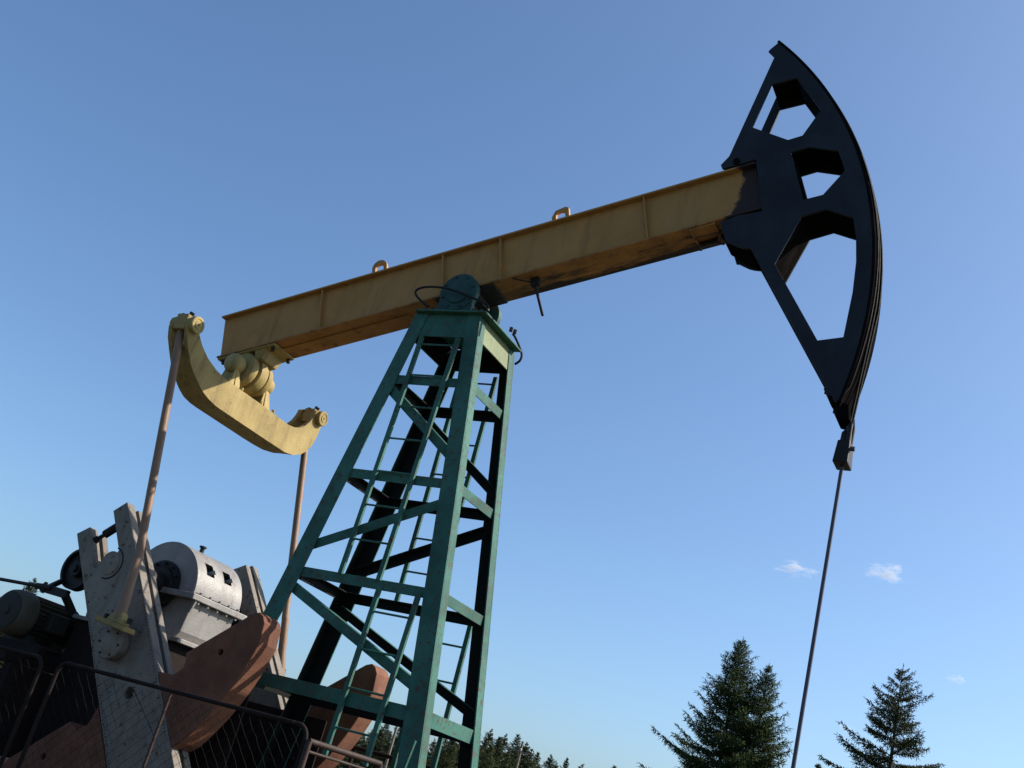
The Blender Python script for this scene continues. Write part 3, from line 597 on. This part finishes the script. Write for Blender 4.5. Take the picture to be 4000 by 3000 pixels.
    # brake wheel and shaft on the near side, belt pulley on the far side
    W = part_empty('brake_drum', PJ)
    wx, wz = -3.50, 2.915
    MB().lathe((wx, -0.66, wz), (0, -1, 0), [(0, 0.23), (0.10, 0.23), (0.10, 0.20), (0.06, 0.195), (0.06, 0.09), (0.12, 0.085), (0.12, 0.04), (0.15, 0.04), (0.15, 0)], 32).build('drum', 'steel', W, smooth=True)
    MB().cyl((wx, -0.66, wz), (wx, 0.75, wz), 0.04, n=14).build('fast_shaft', 'steel', W, smooth=True)
    MB().lathe((wx, 0.55, wz), (0, 1, 0), [(0, 0.40), (0.18, 0.40), (0.18, 0.37), (0.10, 0.36), (0.10, 0.08), (0.2, 0.07), (0.2, 0)], 36).build('belt_pulley', 'steel', W, smooth=True)
    m = MB()
    m.bar((wx-0.15, -0.75, wz-0.16), (wx-0.10, -0.95, 2.62), 0.05, 0.05); m.bar((wx-0.16, -0.95, 2.62), (wx+0.25, -0.95, 2.60), 0.06, 0.09); m.bar((wx+0.20, -0.95, 2.60), (wx+0.20, -0.75, 2.45), 0.07, 0.07)
    m.build('brake_lever', 'steel', W, 0.01)
    RB = part_empty('brake_rod', PJ)
    MB().tube([(-5.6, -1.0, 2.585), (-4.3, -1.0, 2.605), (-3.55, -0.98, 2.625)], 0.020, 10).build('rod', 'steel', RB, smooth=True)
    m = MB(); m.cyl((-3.72, -0.985, 2.62), (-3.50, -0.975, 2.628), 0.034, n=8); m.cyl((-3.60, -0.98, 2.56), (-3.60, -0.98, 2.68), 0.02, n=8)
    m.build('turnbuckle', 'steel', RB)
    MB().bar((-5.58, -1.0, 2.60), (-5.45, -1.0, 1.05), 0.05, 0.05).build('hand_lever', 'rail', RB)
gearbox()

def motor():
    E = part_empty('electric_motor', PJ); x, z = -3.96, 2.31
    MB().lathe((x, -1.02, z), (0, 1, 0), [(0.002, 0.0), (0.0, 0.205), (0.02, 0.225), (0.09, 0.245), (0.20, 0.25), (0.215, 0.245), (0.215, 0.20)], 40).build('fan_cover', 'motor', E, smooth=True)
    MB().lathe((x, -1.024, z), (0, -1, 0), [(0, 0.20), (0.004, 0.20), (0.006, 0.19), (0.006, 0.05), (0.02, 0.045), (0.02, 0)], 36).build('fan_grille', 'motordk', E, smooth=True)
    MB().cyl((x, -0.81, z), (x, -0.22, z), 0.20, n=32).build('stator_body', 'motordk', E, smooth=True)
    for k in range(26):
        a = 2*math.pi*k/26
        if -2.5 < a-math.pi*1.5 < -2.5: continue
        d = Vector((math.cos(a), 0, math.sin(a))); q = d.cross(Vector((0, 1, 0)))*0.004; p0, p1 = Vector((x, -0.79, z)), Vector((x, -0.24, z))
        MB().hexa([p0+d*0.195-q, p1+d*0.195-q, p1+d*0.195+q, p0+d*0.195+q], [p0+d*0.238-q, p1+d*0.238-q, p1+d*0.238+q, p0+d*0.238+q]).build('cooling_fin', 'motor' if 0 < a < math.pi else 'motordk', E)  # upper fins lighter, lower darker: light from above put into colour
    MB().lathe((x, -0.22, z), (0, 1, 0), [(0, 0.235), (0.04, 0.235), (0.06, 0.20), (0.10, 0.08), (0.10, 0.03), (0.80, 0.03)], 32).build('drive_end_shield', 'motordk', E, smooth=True)
    MB().lathe((x, 0.55, z), (0, 1, 0), [(0, 0.11), (0.18, 0.11), (0.18, 0.0)], 24).build('motor_pulley', 'steel', E, smooth=True)
    MB().box(x+0.17, x+0.30, -0.66, -0.42, z-0.10, z+0.10).build('terminal_box', 'motordk', E, 0.012)
    for y in (-0.72, -0.32): MB().hexa([(x-0.24, y-0.05, 2.03), (x+0.24, y-0.05, 2.03), (x+0.24, y+0.05, 2.03), (x-0.24, y+0.05, 2.03)], [(x-0.12, y-0.05, z-0.15), (x+0.12, y-0.05, z-0.15), (x+0.12, y+0.05, z-0.15), (x-0.12, y+0.05, z-0.15)]).build('foot', 'motordk', E, 0.006)
    B = part_empty('drive_belt', PJ)
    for k in range(4):
        y = 0.585+0.035*k; r0, r1 = 0.402, 0.112; c0, c1 = Vector((-3.50, y, 2.915)), Vector((x, y, z)); d = (c1-c0); L = d.length; d.normalize(); n = Vector((-d.z, 0, d.x)); a = math.acos((r0-r1)/L)
        pts = [c0+d*(r0*math.cos(t))+n*(r0*math.sin(t)) for t in np.linspace(a, 2*math.pi-a, 20)]+[c1+d*(r1*math.cos(t))+n*(r1*math.sin(t)) for t in np.linspace(-a, a, 10)]
        MB().tube(pts+[pts[0]], 0.010, 5).build('belt', 'hose', B)
    T = part_empty('motor_stand', PJ)
    for y in (-0.80, -0.25): MB().bar((-4.75, y, 1.98), (-3.45, y, 1.98), 0.10, 0.10).build('slide_rail', 'frame', T, 0.006)
    for xx in (-4.6, -3.62): MB().bar((xx, -1.15, 1.87), (xx, 0.85, 1.87), 0.12, 0.12).build('cross_beam', 'frame', T, 0.006)
    for xx in (-4.6, -3.62):
        for y in (-0.95, 0.70): MB().bar((xx, y, BASE+0.2), (xx, y, 1.81), 0.12, 0.12).build('leg', 'frame', T, 0.006)
    MB().bar((-4.55, -0.95, 0.9), (-3.66, -0.95, 1.75), 0.05, 0.08).build('diagonal', 'frame', T, 0.004)
    MB().box(-3.56, -3.52, -1.06, -0.45, 0.9, 1.80).build('side_panel', 'frame', T)
    MB().box(-5.0, -3.9, -1.20, -1.17, 1.20, 1.78).build('side_panel', 'frame', T)
motor()

def base():
    F = part_empty('base_frame', PJ)
    for y in (-0.62, 0.62): 
        for nm, z0, z1, hw in (('bottom_flange', BASE-0.21, BASE-0.19, 0.12), ('web', BASE-0.19, BASE+0.0-0.03, 0.012), ('top_flange', BASE-0.03, BASE-0.011, 0.12)):
            MB().box(-6.0, 2.2, y-hw, y+hw, z0, z1).build(nm, 'frame', F)
    for x in (-5.8, -4.6, -3.3, -2.2, -1.35, 0.0, 1.45, 2.1):
        MB().box(x-0.06, x+0.06, -0.60, 0.60, BASE-0.18, BASE-0.035).build('cross_member', 'frame', F)
    MB().box(-3.66, -2.10, -0.55, 0.55, BASE-0.0105, BASE+0.199).build('gearbox_sill', 'frame', F)
    for x in (-4.6, -3.62):
        MB().box(x-0.1, x+0.1, -1.05, 0.82, BASE-0.0105, BASE+0.199).build('stand_sill', 'frame', F)
base()
for sy in (-1, 1): MB().box(-1.98, -0.70, *sorted((sy*0.66, sy*0.68)), BASE-0.01, 2.10).build('dark_side_plate', 'frame', PJ, 0.004)  # dark sheets added to blacken the view of the lower legs
def foundation():
    for x0, x1 in ((-6.3, -1.9), (-1.75, 2.5)):
        o = MB().box(x0, x1, -1.05, 1.05, -0.3, BASE-0.211).build('concrete_foundation', 'concrete', None, 0.02)
        tag(o, 'concrete foundation block under the gearbox and motor' if x0 < -3 else 'concrete foundation block under the teal tower', 'foundation')
foundation()

# ------------------------------------------------------------------ polished rod and wellhead
def rod():
    r = tag(empty('polished_rod', (4.27, 0, 0.9)), 'slim steel polished rod hanging from the black horse head', 'rod')
    o = Vector((-4.27, 0, -0.9))
    def b(m, n, mat, **k): 
        m.v = [(x-4.27, y, z-0.9) for x, y, z in m.v]; return m.build(n, mat, r, **k)
    b(MB().cyl((4.27, 0, 0.95), (4.27, 0, 5.60), 0.0175, n=14), 'rod_shaft', 'rod', smooth=True)
    b(MB().hexa([(4.20, -0.11, 5.21), (4.335, -0.11, 5.21), (4.335, 0.11, 5.21), (4.20, 0.11, 5.21)], [(4.215, -0.09, 5.43), (4.325, -0.09, 5.43), (4.325, 0.09, 5.43), (4.215, 0.09, 5.43)]), 'carrier_bar', 'steel', bevel=0.012)
    b(MB().lathe((4.265, 0, 5.43), (0, 0, 1), [(0, 0.05), (0.10, 0.045), (0.115, 0.035), (0.13, 0.02)], 12), 'rod_clamp', 'steel', smooth=True)
    for y in (-0.055, 0.055): b(MB().cyl((4.30, y, 5.38), (4.30, y, 5.60), 0.021, n=10), 'rope_socket', 'steel', smooth=True)
    b(MB().cyl((4.33, -0.06, 5.36), (4.37, -0.06, 5.36), 0.022, n=6), 'clamp_bolt', 'rod')
    wh = tag(empty('wellhead', (4.27, 0, 0)), 'dark wellhead with stuffing box under the polished rod', 'wellhead')
    for nm, pr in (('casing', [(0, 0.16), (0.35, 0.16), (0.35, 0.24), (0.42, 0.24), (0.42, 0.13), (0.62, 0.13)]), ('stuffing_box', [(0.62, 0.09), (0.80, 0.09), (0.80, 0.12), (0.86, 0.12), (0.86, 0.06), (0.98, 0.05)])):
        MB().lathe((0, 0, 0), (0, 0, 1), pr, 24).build(nm, 'frame', wh, smooth=True)
rod()

# ------------------------------------------------------------------ guards and railings
def guard(x0, x1, z0, z1, y, label, pitch=0.112, rr=0.10, posts=()):
    g = tag(empty('mesh_guard', ((x0+x1)/2, y, 0)), label, 'guard', 'wire mesh guards in front of the cranks')
    cx = (x0+x1)/2; h = (x1-x0)/2
    pts = []
    for (qx, qz, a0) in ((h-rr, z1-rr, 0), (-h+rr, z1-rr, 90), ):
        pts += [(qx+rr*math.cos(R(a0+90*k/8)), 0, qz+rr*math.sin(R(a0+90*k/8))) for k in range(9)]
    pts = [(h, 0, 0.02)]+[(h, 0, z0)]+pts+[(-h, 0, z0), (-h, 0, 0.02)]
    MB().tube(pts, 0.019, 10).build('pipe_frame', 'frame', g, smooth=True)
    MB().cyl((-h, 0, z0), (h, 0, z0), 0.014, n=8).build('bottom_pipe', 'frame', g, smooth=True)
    for px in posts: MB().cyl((px-cx, 0.0, 0.02), (px-cx, 0.0, z1-0.01), 0.014, n=8).build('post', 'rail', g, smooth=True)
    m = MB(); rnd = random.Random(3)
    W, Ht = 2*h, z1-z0
    c = -Ht
    def inside(xx, zz):
        if zz > Ht-0.01 or zz < 0.01 or xx < 0.01 or xx > W-0.01: return False
        return True
    for fam in (1, -1):                                           # two families of wavy wires make the diamonds
        k = -Ht if fam > 0 else 0
        while k < (W if fam > 0 else W+Ht):
            n = 26; run = []
            for i in range(n+1):
                zz = Ht*i/n; xx = k+zz if fam > 0 else k-zz
                if inside(xx, zz): run.append(Vector((xx-h, 0.006*math.sin(i*2.1+k*9)+fam*0.002, z0+zz))+Vector((rnd.uniform(-.004, .004), 0, rnd.uniform(-.004, .004))))
                elif len(run) > 1: break
                else: run = []
            if len(run) > 1: m.tube(run, 0.0016, 4)
            k += pitch
    m.build('wire_mesh', 'shade_wire_black', g, kind='stuff')
    return g
GY = -1.95
guard(-1.84, 1.02, 0.75, 1.895, GY, 'long wire mesh guard with rounded pipe corner before the grey crank', posts=(-0.46,))
guard(-4.2, -2.06, 0.75, 1.885, GY, 'wire mesh guard with rounded pipe frame before the electric motor')
def railing():
    a, b = at('y', -1.95, 1208, 2895), at('y', -1.15, 1486, 2984); 
    g = tag(empty('pipe_railing', (a.x, a.y, 0)), 'low rusty pipe railing in front of the teal tower', 'railing')
    q = lambda p: Vector(p)-Vector((a.x, a.y, 0))
    MB().tube([q(a), q(b)], 0.024, 10).build('top_pipe', 'rail', g, smooth=True)
    MB().tube([q(a)-Vector((0, 0, 0.075)), q(b)-Vector((0, 0, 0.075))], 0.012, 8).build('mid_pipe', 'rail', g, smooth=True)
    for p in (a, b): MB().cyl((q(p).x, q(p).y, 0.0), (q(p).x, q(p).y, p.z), 0.026, n=10).build('post', 'rail', g, smooth=True)
    c, d = at('y', 1.35, 1384, 2920), at('y', 1.35, 1700, 3005)
    g2 = tag(empty('pipe_railing', (c.x, c.y, 0)), 'dark pipe railing behind the teal tower', 'railing')
    q = lambda p: Vector(p)-Vector((c.x, c.y, 0))
    MB().tube([q(c), q(d), q(c).lerp(q(d), 2.0)], 0.022, 10).build('top_pipe', 'frame', g2, smooth=True)
    for t in (0.0, 2.0): p = q(c).lerp(q(d), t); MB().cyl((p.x, p.y, 0), (p.x, p.y, p.z), 0.026, n=10).build('post', 'frame', g2, smooth=True)
    e = at('y', -0.85, 1622, 2893); f = at('y', -0.85, 1580, 3000)
    f2 = f+(f-e)*((f.z-0.41)/(e.z-f.z))
    g3 = tag(empty('prop_bar', (f2.x, f2.y, 0.41)), 'thin leaning green bar against the near tower leg', 'bar')
    MB().bar(e-Vector((f2.x, f2.y, 0.41)), f2-Vector((f2.x, f2.y, 0.41)), 0.03, 0.02).build('bar', 'green', g3, 0.003)
railing()

# ------------------------------------------------------------------ trees
def mesh_np(name, v, f, mat, parent=None, smooth=False):
    me = bpy.data.meshes.new(name); nf = len(f)
    me.vertices.add(len(v)); me.vertices.foreach_set('co', np.asarray(v, np.float32).ravel())
    me.loops.add(nf*3); me.loops.foreach_set('vertex_index', np.asarray(f, np.int32).ravel())
    me.polygons.add(nf); me.polygons.foreach_set('loop_start', np.arange(0, nf*3, 3, dtype=np.int32)); me.polygons.foreach_set('loop_total', np.full(nf, 3, np.int32))
    me.update(); me.validate(); me.materials.append(M[mat])
    o = bpy.data.objects.new(name, me); COL.objects.link(o)
    if parent: o.parent = parent
    return o
def spindles(base, dirv, length, rad, rng):
    """thin three-sided needle sprays: base, unit direction, length, radius -> vertices, triangles"""
    n = len(base); d = dirv/np.linalg.norm(dirv, axis=1)[:, None]
    r = rng.normal(size=(n, 3)); e = np.cross(d, r); e /= np.linalg.norm(e, axis=1)[:, None]; g = np.cross(d, e)
    mid = base+d*(length*0.35)[:, None]; tip = base+d*length[:, None]
    ring = [mid+(e*math.cos(a)+g*math.sin(a))*rad[:, None] for a in (0, 2.094, 4.189)]
    v = np.stack([base, ring[0], ring[1], ring[2], tip], 1).reshape(-1, 3)
    f0 = np.array([[0, 2, 1], [0, 3, 2], [0, 1, 3], [4, 1, 2], [4, 2, 3], [4, 3, 1]])
    f = (np.arange(n)[:, None, None]*5+f0[None]).reshape(-1, 3)
    return v, f
def spruce(name, H, RB, seed, whorl=0.33, nper=6, twig=0.30, trad=0.030, sp=0.16, droop=0.9, dense=1.0, gaps=0.0, mat='needle', cones=0, leaders=((0, 0, 1.0, 1.0),), start=0.06, slope=0.45, power=0.9, asc=0.0):
    rng = np.random.default_rng(seed); t = empty(name)
    tr = MB(); bb = []; bd = []; bl = []; br = []; boughs = MB(); cb = []; cdv = []; cl = []; cr = []
    for (lx, ly, hs, rs) in leaders:
        h1 = H*hs
        top = Vector((lx, ly, h1))
        ax = lambda z: Vector((lx*min(1, (z/h1)*1.5), ly*min(1, (z/h1)*1.5), z))
        tr.tube([ax(h1*k/8) for k in range(9)], [max(0.012, 0.016*h1*(1-k/8)**0.9) for k in range(9)], 8)
        z = h1*start
        while z < h1*0.985:
            fr = 1-z/h1
            nb = max(3, int(nper*(0.75+0.5*rng.random()))) if fr > 0.06 else 4
            a0 = rng.random()*6.28
            for k in range(nb):
                if rng.random() < gaps: continue
                a = a0+6.283*k/nb+rng.normal()*0.18
                dep = h1-z; tw = twig*(0.42+0.58*min(1.0, fr/0.22)); tq = trad*(0.6+0.4*min(1.0, fr/0.22))
                L = max(0.10, min(RB*rs, slope*rs*dep**power)*(0.50+0.68*rng.random()))
                up = 0.75*(1-fr)**2.2+asc+0.10*rng.normal()           # steeper near the tip
                dn = -droop*fr*(0.45+0.3*rng.random())
                o = np.array(ax(z+rng.normal()*0.05)); dh = np.array([math.cos(a), math.sin(a), 0])
                def pos(s): return o+dh*(L*s)+np.array([0, 0, L*(up*s+dn*s*(1.25-0.75*s*s))])
                ns = 7; pl = [Vector(pos(s)) for s in np.linspace(0, 1, ns)]
                boughs.tube(pl, [max(0.006, 0.011*L*(1-i/ns)+0.004) for i in range(ns)], 4)
                ntw = max(4, int(L/sp*dense))
                side = np.array([-dh[1], dh[0], 0])
                for i in range(ntw):
                    s = 0.10+0.90*(i+rng.random()*0.8)/ntw; p = pos(min(s, 1)); tg = pos(min(1, s+0.05))-pos(s-0.05); tg /= np.linalg.norm(tg)
                    ll = (0.55*L*(1-s)*0.55+tw*1.0)*(0.7+0.6*rng.random())
                    for sg in (-1, 1):
                        dv = tg*0.8+side*sg*(0.9+0.3*rng.normal())+np.array([0, 0, -0.25*droop*rng.random()])
                        dv /= np.linalg.norm(dv); m_ = max(1, int(ll/(tw*0.55)))
                        for j in range(m_):
                            q = p+dv*ll*(j/m_)
                            bb.append(q); bd.append(dv+rng.normal(size=3)*0.28); bl.append(tw*(0.7+0.6*rng.random())); br.append(tq*(0.7+0.6*rng.random()))
                            bb.append(q); bd.append(dv*0.5+np.array([0, 0, -0.9*droop])+rng.normal(size=3)*0.35); bl.append(tw*(0.6+0.7*rng.random())); br.append(tq*(0.7+0.5*rng.random()))
                            if rng.random() < 0.5:
                                bb.append(q); bd.append(dv*0.9+np.array([0, 0, 0.55])+rng.normal(size=3)*0.35); bl.append(tw*(0.4+0.5*rng.random())); br.append(tq*0.7)
                    if cones and rng.random() < cones*(1.0-0.6*fr):
                        cb.append(p+np.array([rng.normal()*0.05, rng.normal()*0.05, -0.02])); cdv.append(np.array([0, 0, -1])+rng.normal(size=3)*0.12); cl.append(0.13+0.05*rng.random()); cr.append(0.022)
                for j in range(4):                                     # upturned tip
                    bb.append(pos(1-0.06*j)); bd.append(dh*0.7+np.array([0, 0, 0.55])+rng.normal(size=3)*0.35); bl.append(tw*0.75); br.append(tq*0.75)
            z += whorl*(0.35+0.75*fr**0.5)*(0.75+0.5*rng.random())
        for j in range(9):                                             # leader shoots
            zz = h1*(0.965+0.03*rng.random()); bb.append(np.array([lx, ly, zz-0.1])); a = rng.random()*6.28; bd.append(np.array([0.45*math.cos(a), 0.45*math.sin(a), 0.8])); bl.append(twig*0.6); br.append(trad*0.4)
        bb.append(np.array([lx, ly, h1-0.35])); bd.append(np.array([0.02, 0, 1.0])); bl.append(twig*1.8); br.append(trad*0.35)
    tr.build('trunk', 'bark', t, smooth=True)
    boughs.build('boughs', 'bark', t, kind='stuff')
    v, f = spindles(np.array(bb), np.array(bd), np.array(bl), np.array(br), rng)
    mesh_np('crown', v, f, mat, t)['kind'] = 'stuff'
    if cb:
        v, f = spindles(np.array(cb), np.array(cdv), np.array(cl), np.array(cr), rng)
        mesh_np('cones', v, f, 'cone', t)['kind'] = 'stuff'
    return t
def dup(root, loc, rz, sc):
    r = root.copy(); COL.objects.link(r); r.location = loc; r.rotation_euler = (0, 0, rz); r.scale = sc
    for ch in list(root.children):
        c = ch.copy(); COL.objects.link(c); c.parent = r
    return r
def place(px, py, height=None, dist=None):        # where the tree top seen at a pixel stands, from its height or distance
    v = ray(px, py); h = math.hypot(v.x, v.y); te = v.z/h
    if dist is None: dist = (height-CAM.z)/te
    return Vector((CAM.x+v.x/h*dist, CAM.y+v.y/h*dist, 0)), CAM.z+te*dist
loc, hh = place(2904, 2486, height=14.0)
t1 = spruce('spruce_tree', hh, 4.2, 11, whorl=0.36, nper=7, twig=0.28, trad=0.022, sp=0.15, droop=0.75, mat='needle', leaders=((0, 0, 1.0, 1.0), (1.55, 0.4, 0.92, 0.85)), start=0.12, slope=0.47, power=0.97, cones=0.10, asc=0.22, gaps=0.06)
t1.location = loc; t1.rotation_euler = (0, 0, R(-8))
tag(t1, 'dense bushy spruce with two leading tops left of the steel rod', 'spruce tree')
loc, hh = place(3530, 2591, height=14.0)
t2 = spruce('spruce_tree', hh, 5.2, 23, whorl=0.52, nper=6, twig=0.24, trad=0.023, sp=0.15, droop=0.72, gaps=0.20, mat='needle2', start=0.12, slope=0.62, power=1.0, cones=0.5, asc=0.04)
t2.location = loc
tag(t2, 'sparse spruce with layered drooping branches and hanging brown cones', 'spruce tree')
loc, hh = place(3199, 2980, height=8.0)
v1 = spruce('spruce_tree', 10.0, 1.9, 5, whorl=0.40, nper=6, twig=0.26, trad=0.030, sp=0.20, droop=0.6, mat='needle2', start=0.05, slope=0.42, power=0.9, asc=0.15, gaps=0.08)
v1.location = loc; v1.scale = (hh/10,)*3
tag(v1, 'small spruce peeking up between the two large spruces', 'spruce tree')
v2 = spruce('spruce_tree', 10.0, 2.1, 6, whorl=0.40, nper=6, twig=0.26, trad=0.030, sp=0.20, droop=0.6, mat='needle2', start=0.05, slope=0.46, power=0.9, asc=0.12, gaps=0.08)
v3 = spruce('spruce_tree', 10.0, 1.5, 7, whorl=0.40, nper=6, twig=0.26, trad=0.030, sp=0.20, droop=0.6, mat='needle2', start=0.05, slope=0.36, power=0.9, asc=0.2, gaps=0.08)
line = [(1921, 2847, 17), (1950, 2880, 15), (1978, 2866, 16), (2027, 2866, 17), (2062, 2900, 15), (2103, 2936, 14), (2155, 2947, 14), (2217, 2958, 14), (2277, 2983, 14), (2401, 2988, 16), (2330, 3010, 13), (2480, 3040, 14), (2560, 3090, 13),
        (1669, 2860, 13), (1700, 2885, 12), (1745, 2876, 13), (1772, 2871, 14), (1818, 2814, 17), (1868, 2850, 15), (1620, 2850, 13), (1575, 2822, 14), (1517, 2812, 14), (1479, 2828, 13), (1425, 2871, 11), (1455, 2850, 12), (1110, 2600, 19), (1060, 2640, 16), (1000, 2640, 15), (940, 2600, 16), (1180, 2660, 15), (1260, 2700, 15), (1330, 2750, 14), (140, 2258, 20), (5, 2330, 16), (-60, 2330, 15), (60, 2380, 13), (250, 2420, 14), (330, 2420, 15)]
rnd = random.Random(4)
edge = [(-80, 2340), (350, 2440), (1000, 2620), (1250, 2720), (1420, 2800), (1520, 2800), (1620, 2850), (1700, 2880), (1830, 2830), (1920, 2850), (2030, 2870), (2150, 2945), (2300, 2985), (2600, 3080)]
for px in range(-60, 2560, 31):
    k = max(i for i, e in enumerate(edge) if e[0] <= px); e0, e1 = edge[k], edge[min(k+1, len(edge)-1)]
    py = e0[1]+(e1[1]-e0[1])*(px-e0[0])/max(1, e1[0]-e0[0])+rnd.uniform(18, 75)
    line.append((px+rnd.uniform(-12, 12), py, rnd.uniform(12, 16)))
first = {0: v2, 1: v3}; used = set()
for i, (px, py, h) in enumerate(line):
    loc, hh = place(px, py, height=h); k = i % 2; src = (v2, v3)[k]
    if k not in used: o = src; used.add(k); o.location = loc; o.rotation_euler = (0, 0, rnd.random()*6); o.scale = (hh/10, hh/10, hh/10)
    else: o = dup(src, loc, rnd.random()*6, (hh/10*rnd.uniform(.85, 1.25),)*2+(hh/10,))
    if px < 500: tag(o, 'distant spruce at the forest edge seen past the electric motor', 'spruce tree', 'spruces of the forest edge behind the motor')
    elif px < 1400: tag(o, 'distant spruce at the forest edge behind the cranks and counterweights', 'spruce tree', 'spruces of the forest edge behind the cranks')
    elif px < 1900: tag(o, 'distant spruce at the forest edge seen through the tower legs', 'spruce tree', 'spruces of the forest edge seen through the tower')
    else: tag(o, 'distant slender spruce of the treeline right of the teal tower', 'spruce tree', 'spruces of the treeline right of the tower')

# ------------------------------------------------------------------ utility poles
def pole(px, py, h, label, cross):
    loc, hh = place(px, py, height=h)
    p = tag(empty('utility_pole', loc), label, 'utility pole')
    MB().cyl((0, 0, 0), (0, 0, hh), 0.15, 0.11, n=12).build('post', 'wood', p, smooth=True)
    if cross:
        v = (Vector((CAM.x, CAM.y, 0))-loc); v.z = 0; v.normalize(); s = Vector((-v.y, v.x, 0))
        zc = hh-0.95
        MB().bar(s*-1.25+Vector((0, 0, zc))+v*0.16, s*1.15+Vector((0, 0, zc))+v*0.16, 0.10, 0.12).build('crossarm', 'wood', p)
        for k in (-1.1, 0.0, 1.05): MB().lathe(s*k+Vector((0, 0, zc+0.06))+v*0.16, (0, 0, 1), [(0, 0.03), (0.1, 0.03), (0.1, 0.07), (0.2, 0.07), (0.25, 0.03)], 8).build('insulator', 'insul', p, smooth=True)
    return p
pole(1555, 2822, 7.0, 'pale wooden utility pole seen through the tower legs', False)
pole(2043, 2896, 9.0, 'wooden utility pole with crossarm before the treeline', True)

# ------------------------------------------------------------------ clouds
def cloud_mat():
    m = bpy.data.materials.new('thin_cloud'); m.use_nodes = True; t = m.node_tree
    for n in list(t.nodes):
        if n.type == 'BSDF_PRINCIPLED': t.nodes.remove(n)
    out = t.nodes['Material Output']
    pv = N(t, 'ShaderNodeVolumePrincipled'); pv.inputs['Color'].default_value = (0.99, 0.97, 0.96, 1); pv.inputs['Anisotropy'].default_value = 0.3
    tc = N(t, 'ShaderNodeTexCoord'); oi = N(t, 'ShaderNodeObjectInfo')
    ln = N(t, 'ShaderNodeVectorMath', operation='LENGTH'); t.links.new(tc.outputs['Object'], ln.inputs[0])
    sq = N(t, 'ShaderNodeMath', operation='POWER'); sq.inputs[1].default_value = 1.6; t.links.new(ln.outputs[1], sq.inputs[0])
    th = N(t, 'ShaderNodeMath', operation='MULTIPLY_ADD'); th.inputs[1].default_value = 0.34; th.inputs[2].default_value = 0.44; t.links.new(sq.outputs[0], th.inputs[0])
    of = N(t, 'ShaderNodeVectorMath', operation='SCALE'); of.inputs['Scale'].default_value = 0.0137; t.links.new(oi.outputs['Location'], of.inputs[0])
    add = N(t, 'ShaderNodeVectorMath', operation='ADD'); t.links.new(tc.outputs['Object'], add.inputs[0]); t.links.new(of.outputs[0], add.inputs[1])
    n = noise(t, add.outputs[0], 2.3, 9, 0.66)
    df = N(t, 'ShaderNodeMath', operation='SUBTRACT'); t.links.new(n, df.inputs[0]); t.links.new(th.outputs[0], df.inputs[1])
    d = N(t, 'ShaderNodeMapRange'); d.inputs[1].default_value = 0.0; d.inputs[2].default_value = 0.16; d.inputs[3].default_value = 0; d.inputs[4].default_value = 0.022
    t.links.new(df.outputs[0], d.inputs[0]); t.links.new(d.outputs[0], pv.inputs['Density']); t.links.new(pv.outputs[0], out.inputs['Volume'])
    return m
M['cloud'] = cloud_mat()
def cloud(px, py, rx, ry, label, dist=5200, dens=1):
    v = ray(px, py).normalized(); c = CAM+v*dist
    me = bpy.data.meshes.new('cloud'); bm = bmesh.new(); bmesh.ops.create_icosphere(bm, subdivisions=3, radius=1.0); bm.to_mesh(me); bm.free()
    me.materials.append(M['cloud']); o = bpy.data.objects.new('cloud', me); COL.objects.link(o)
    k = dist/FPX; o.location = c; o.scale = (rx*k, ry*k*1.2, ry*k)
    h = Vector((v.x, v.y, 0)).normalized(); o.rotation_euler = (0, 0, math.atan2(h.y, h.x)-math.pi/2)
    tag(o, label, 'cloud', 'small clouds low in the sky')
cloud(3118, 2228, 150, 62, 'thin white wispy cloud left of the steel rod')
cloud(3470, 2238, 150, 74, 'small puffy white cloud right of the steel rod')
cloud(3738, 2655, 60, 34, 'faint cloud scrap above the sparse spruce')
cloud(3300, 2842, 60, 30, 'faint low cloud scrap between the two large spruces')
cloud(1385, 2200, 120, 50, 'faint cloud scrap seen through the tower')
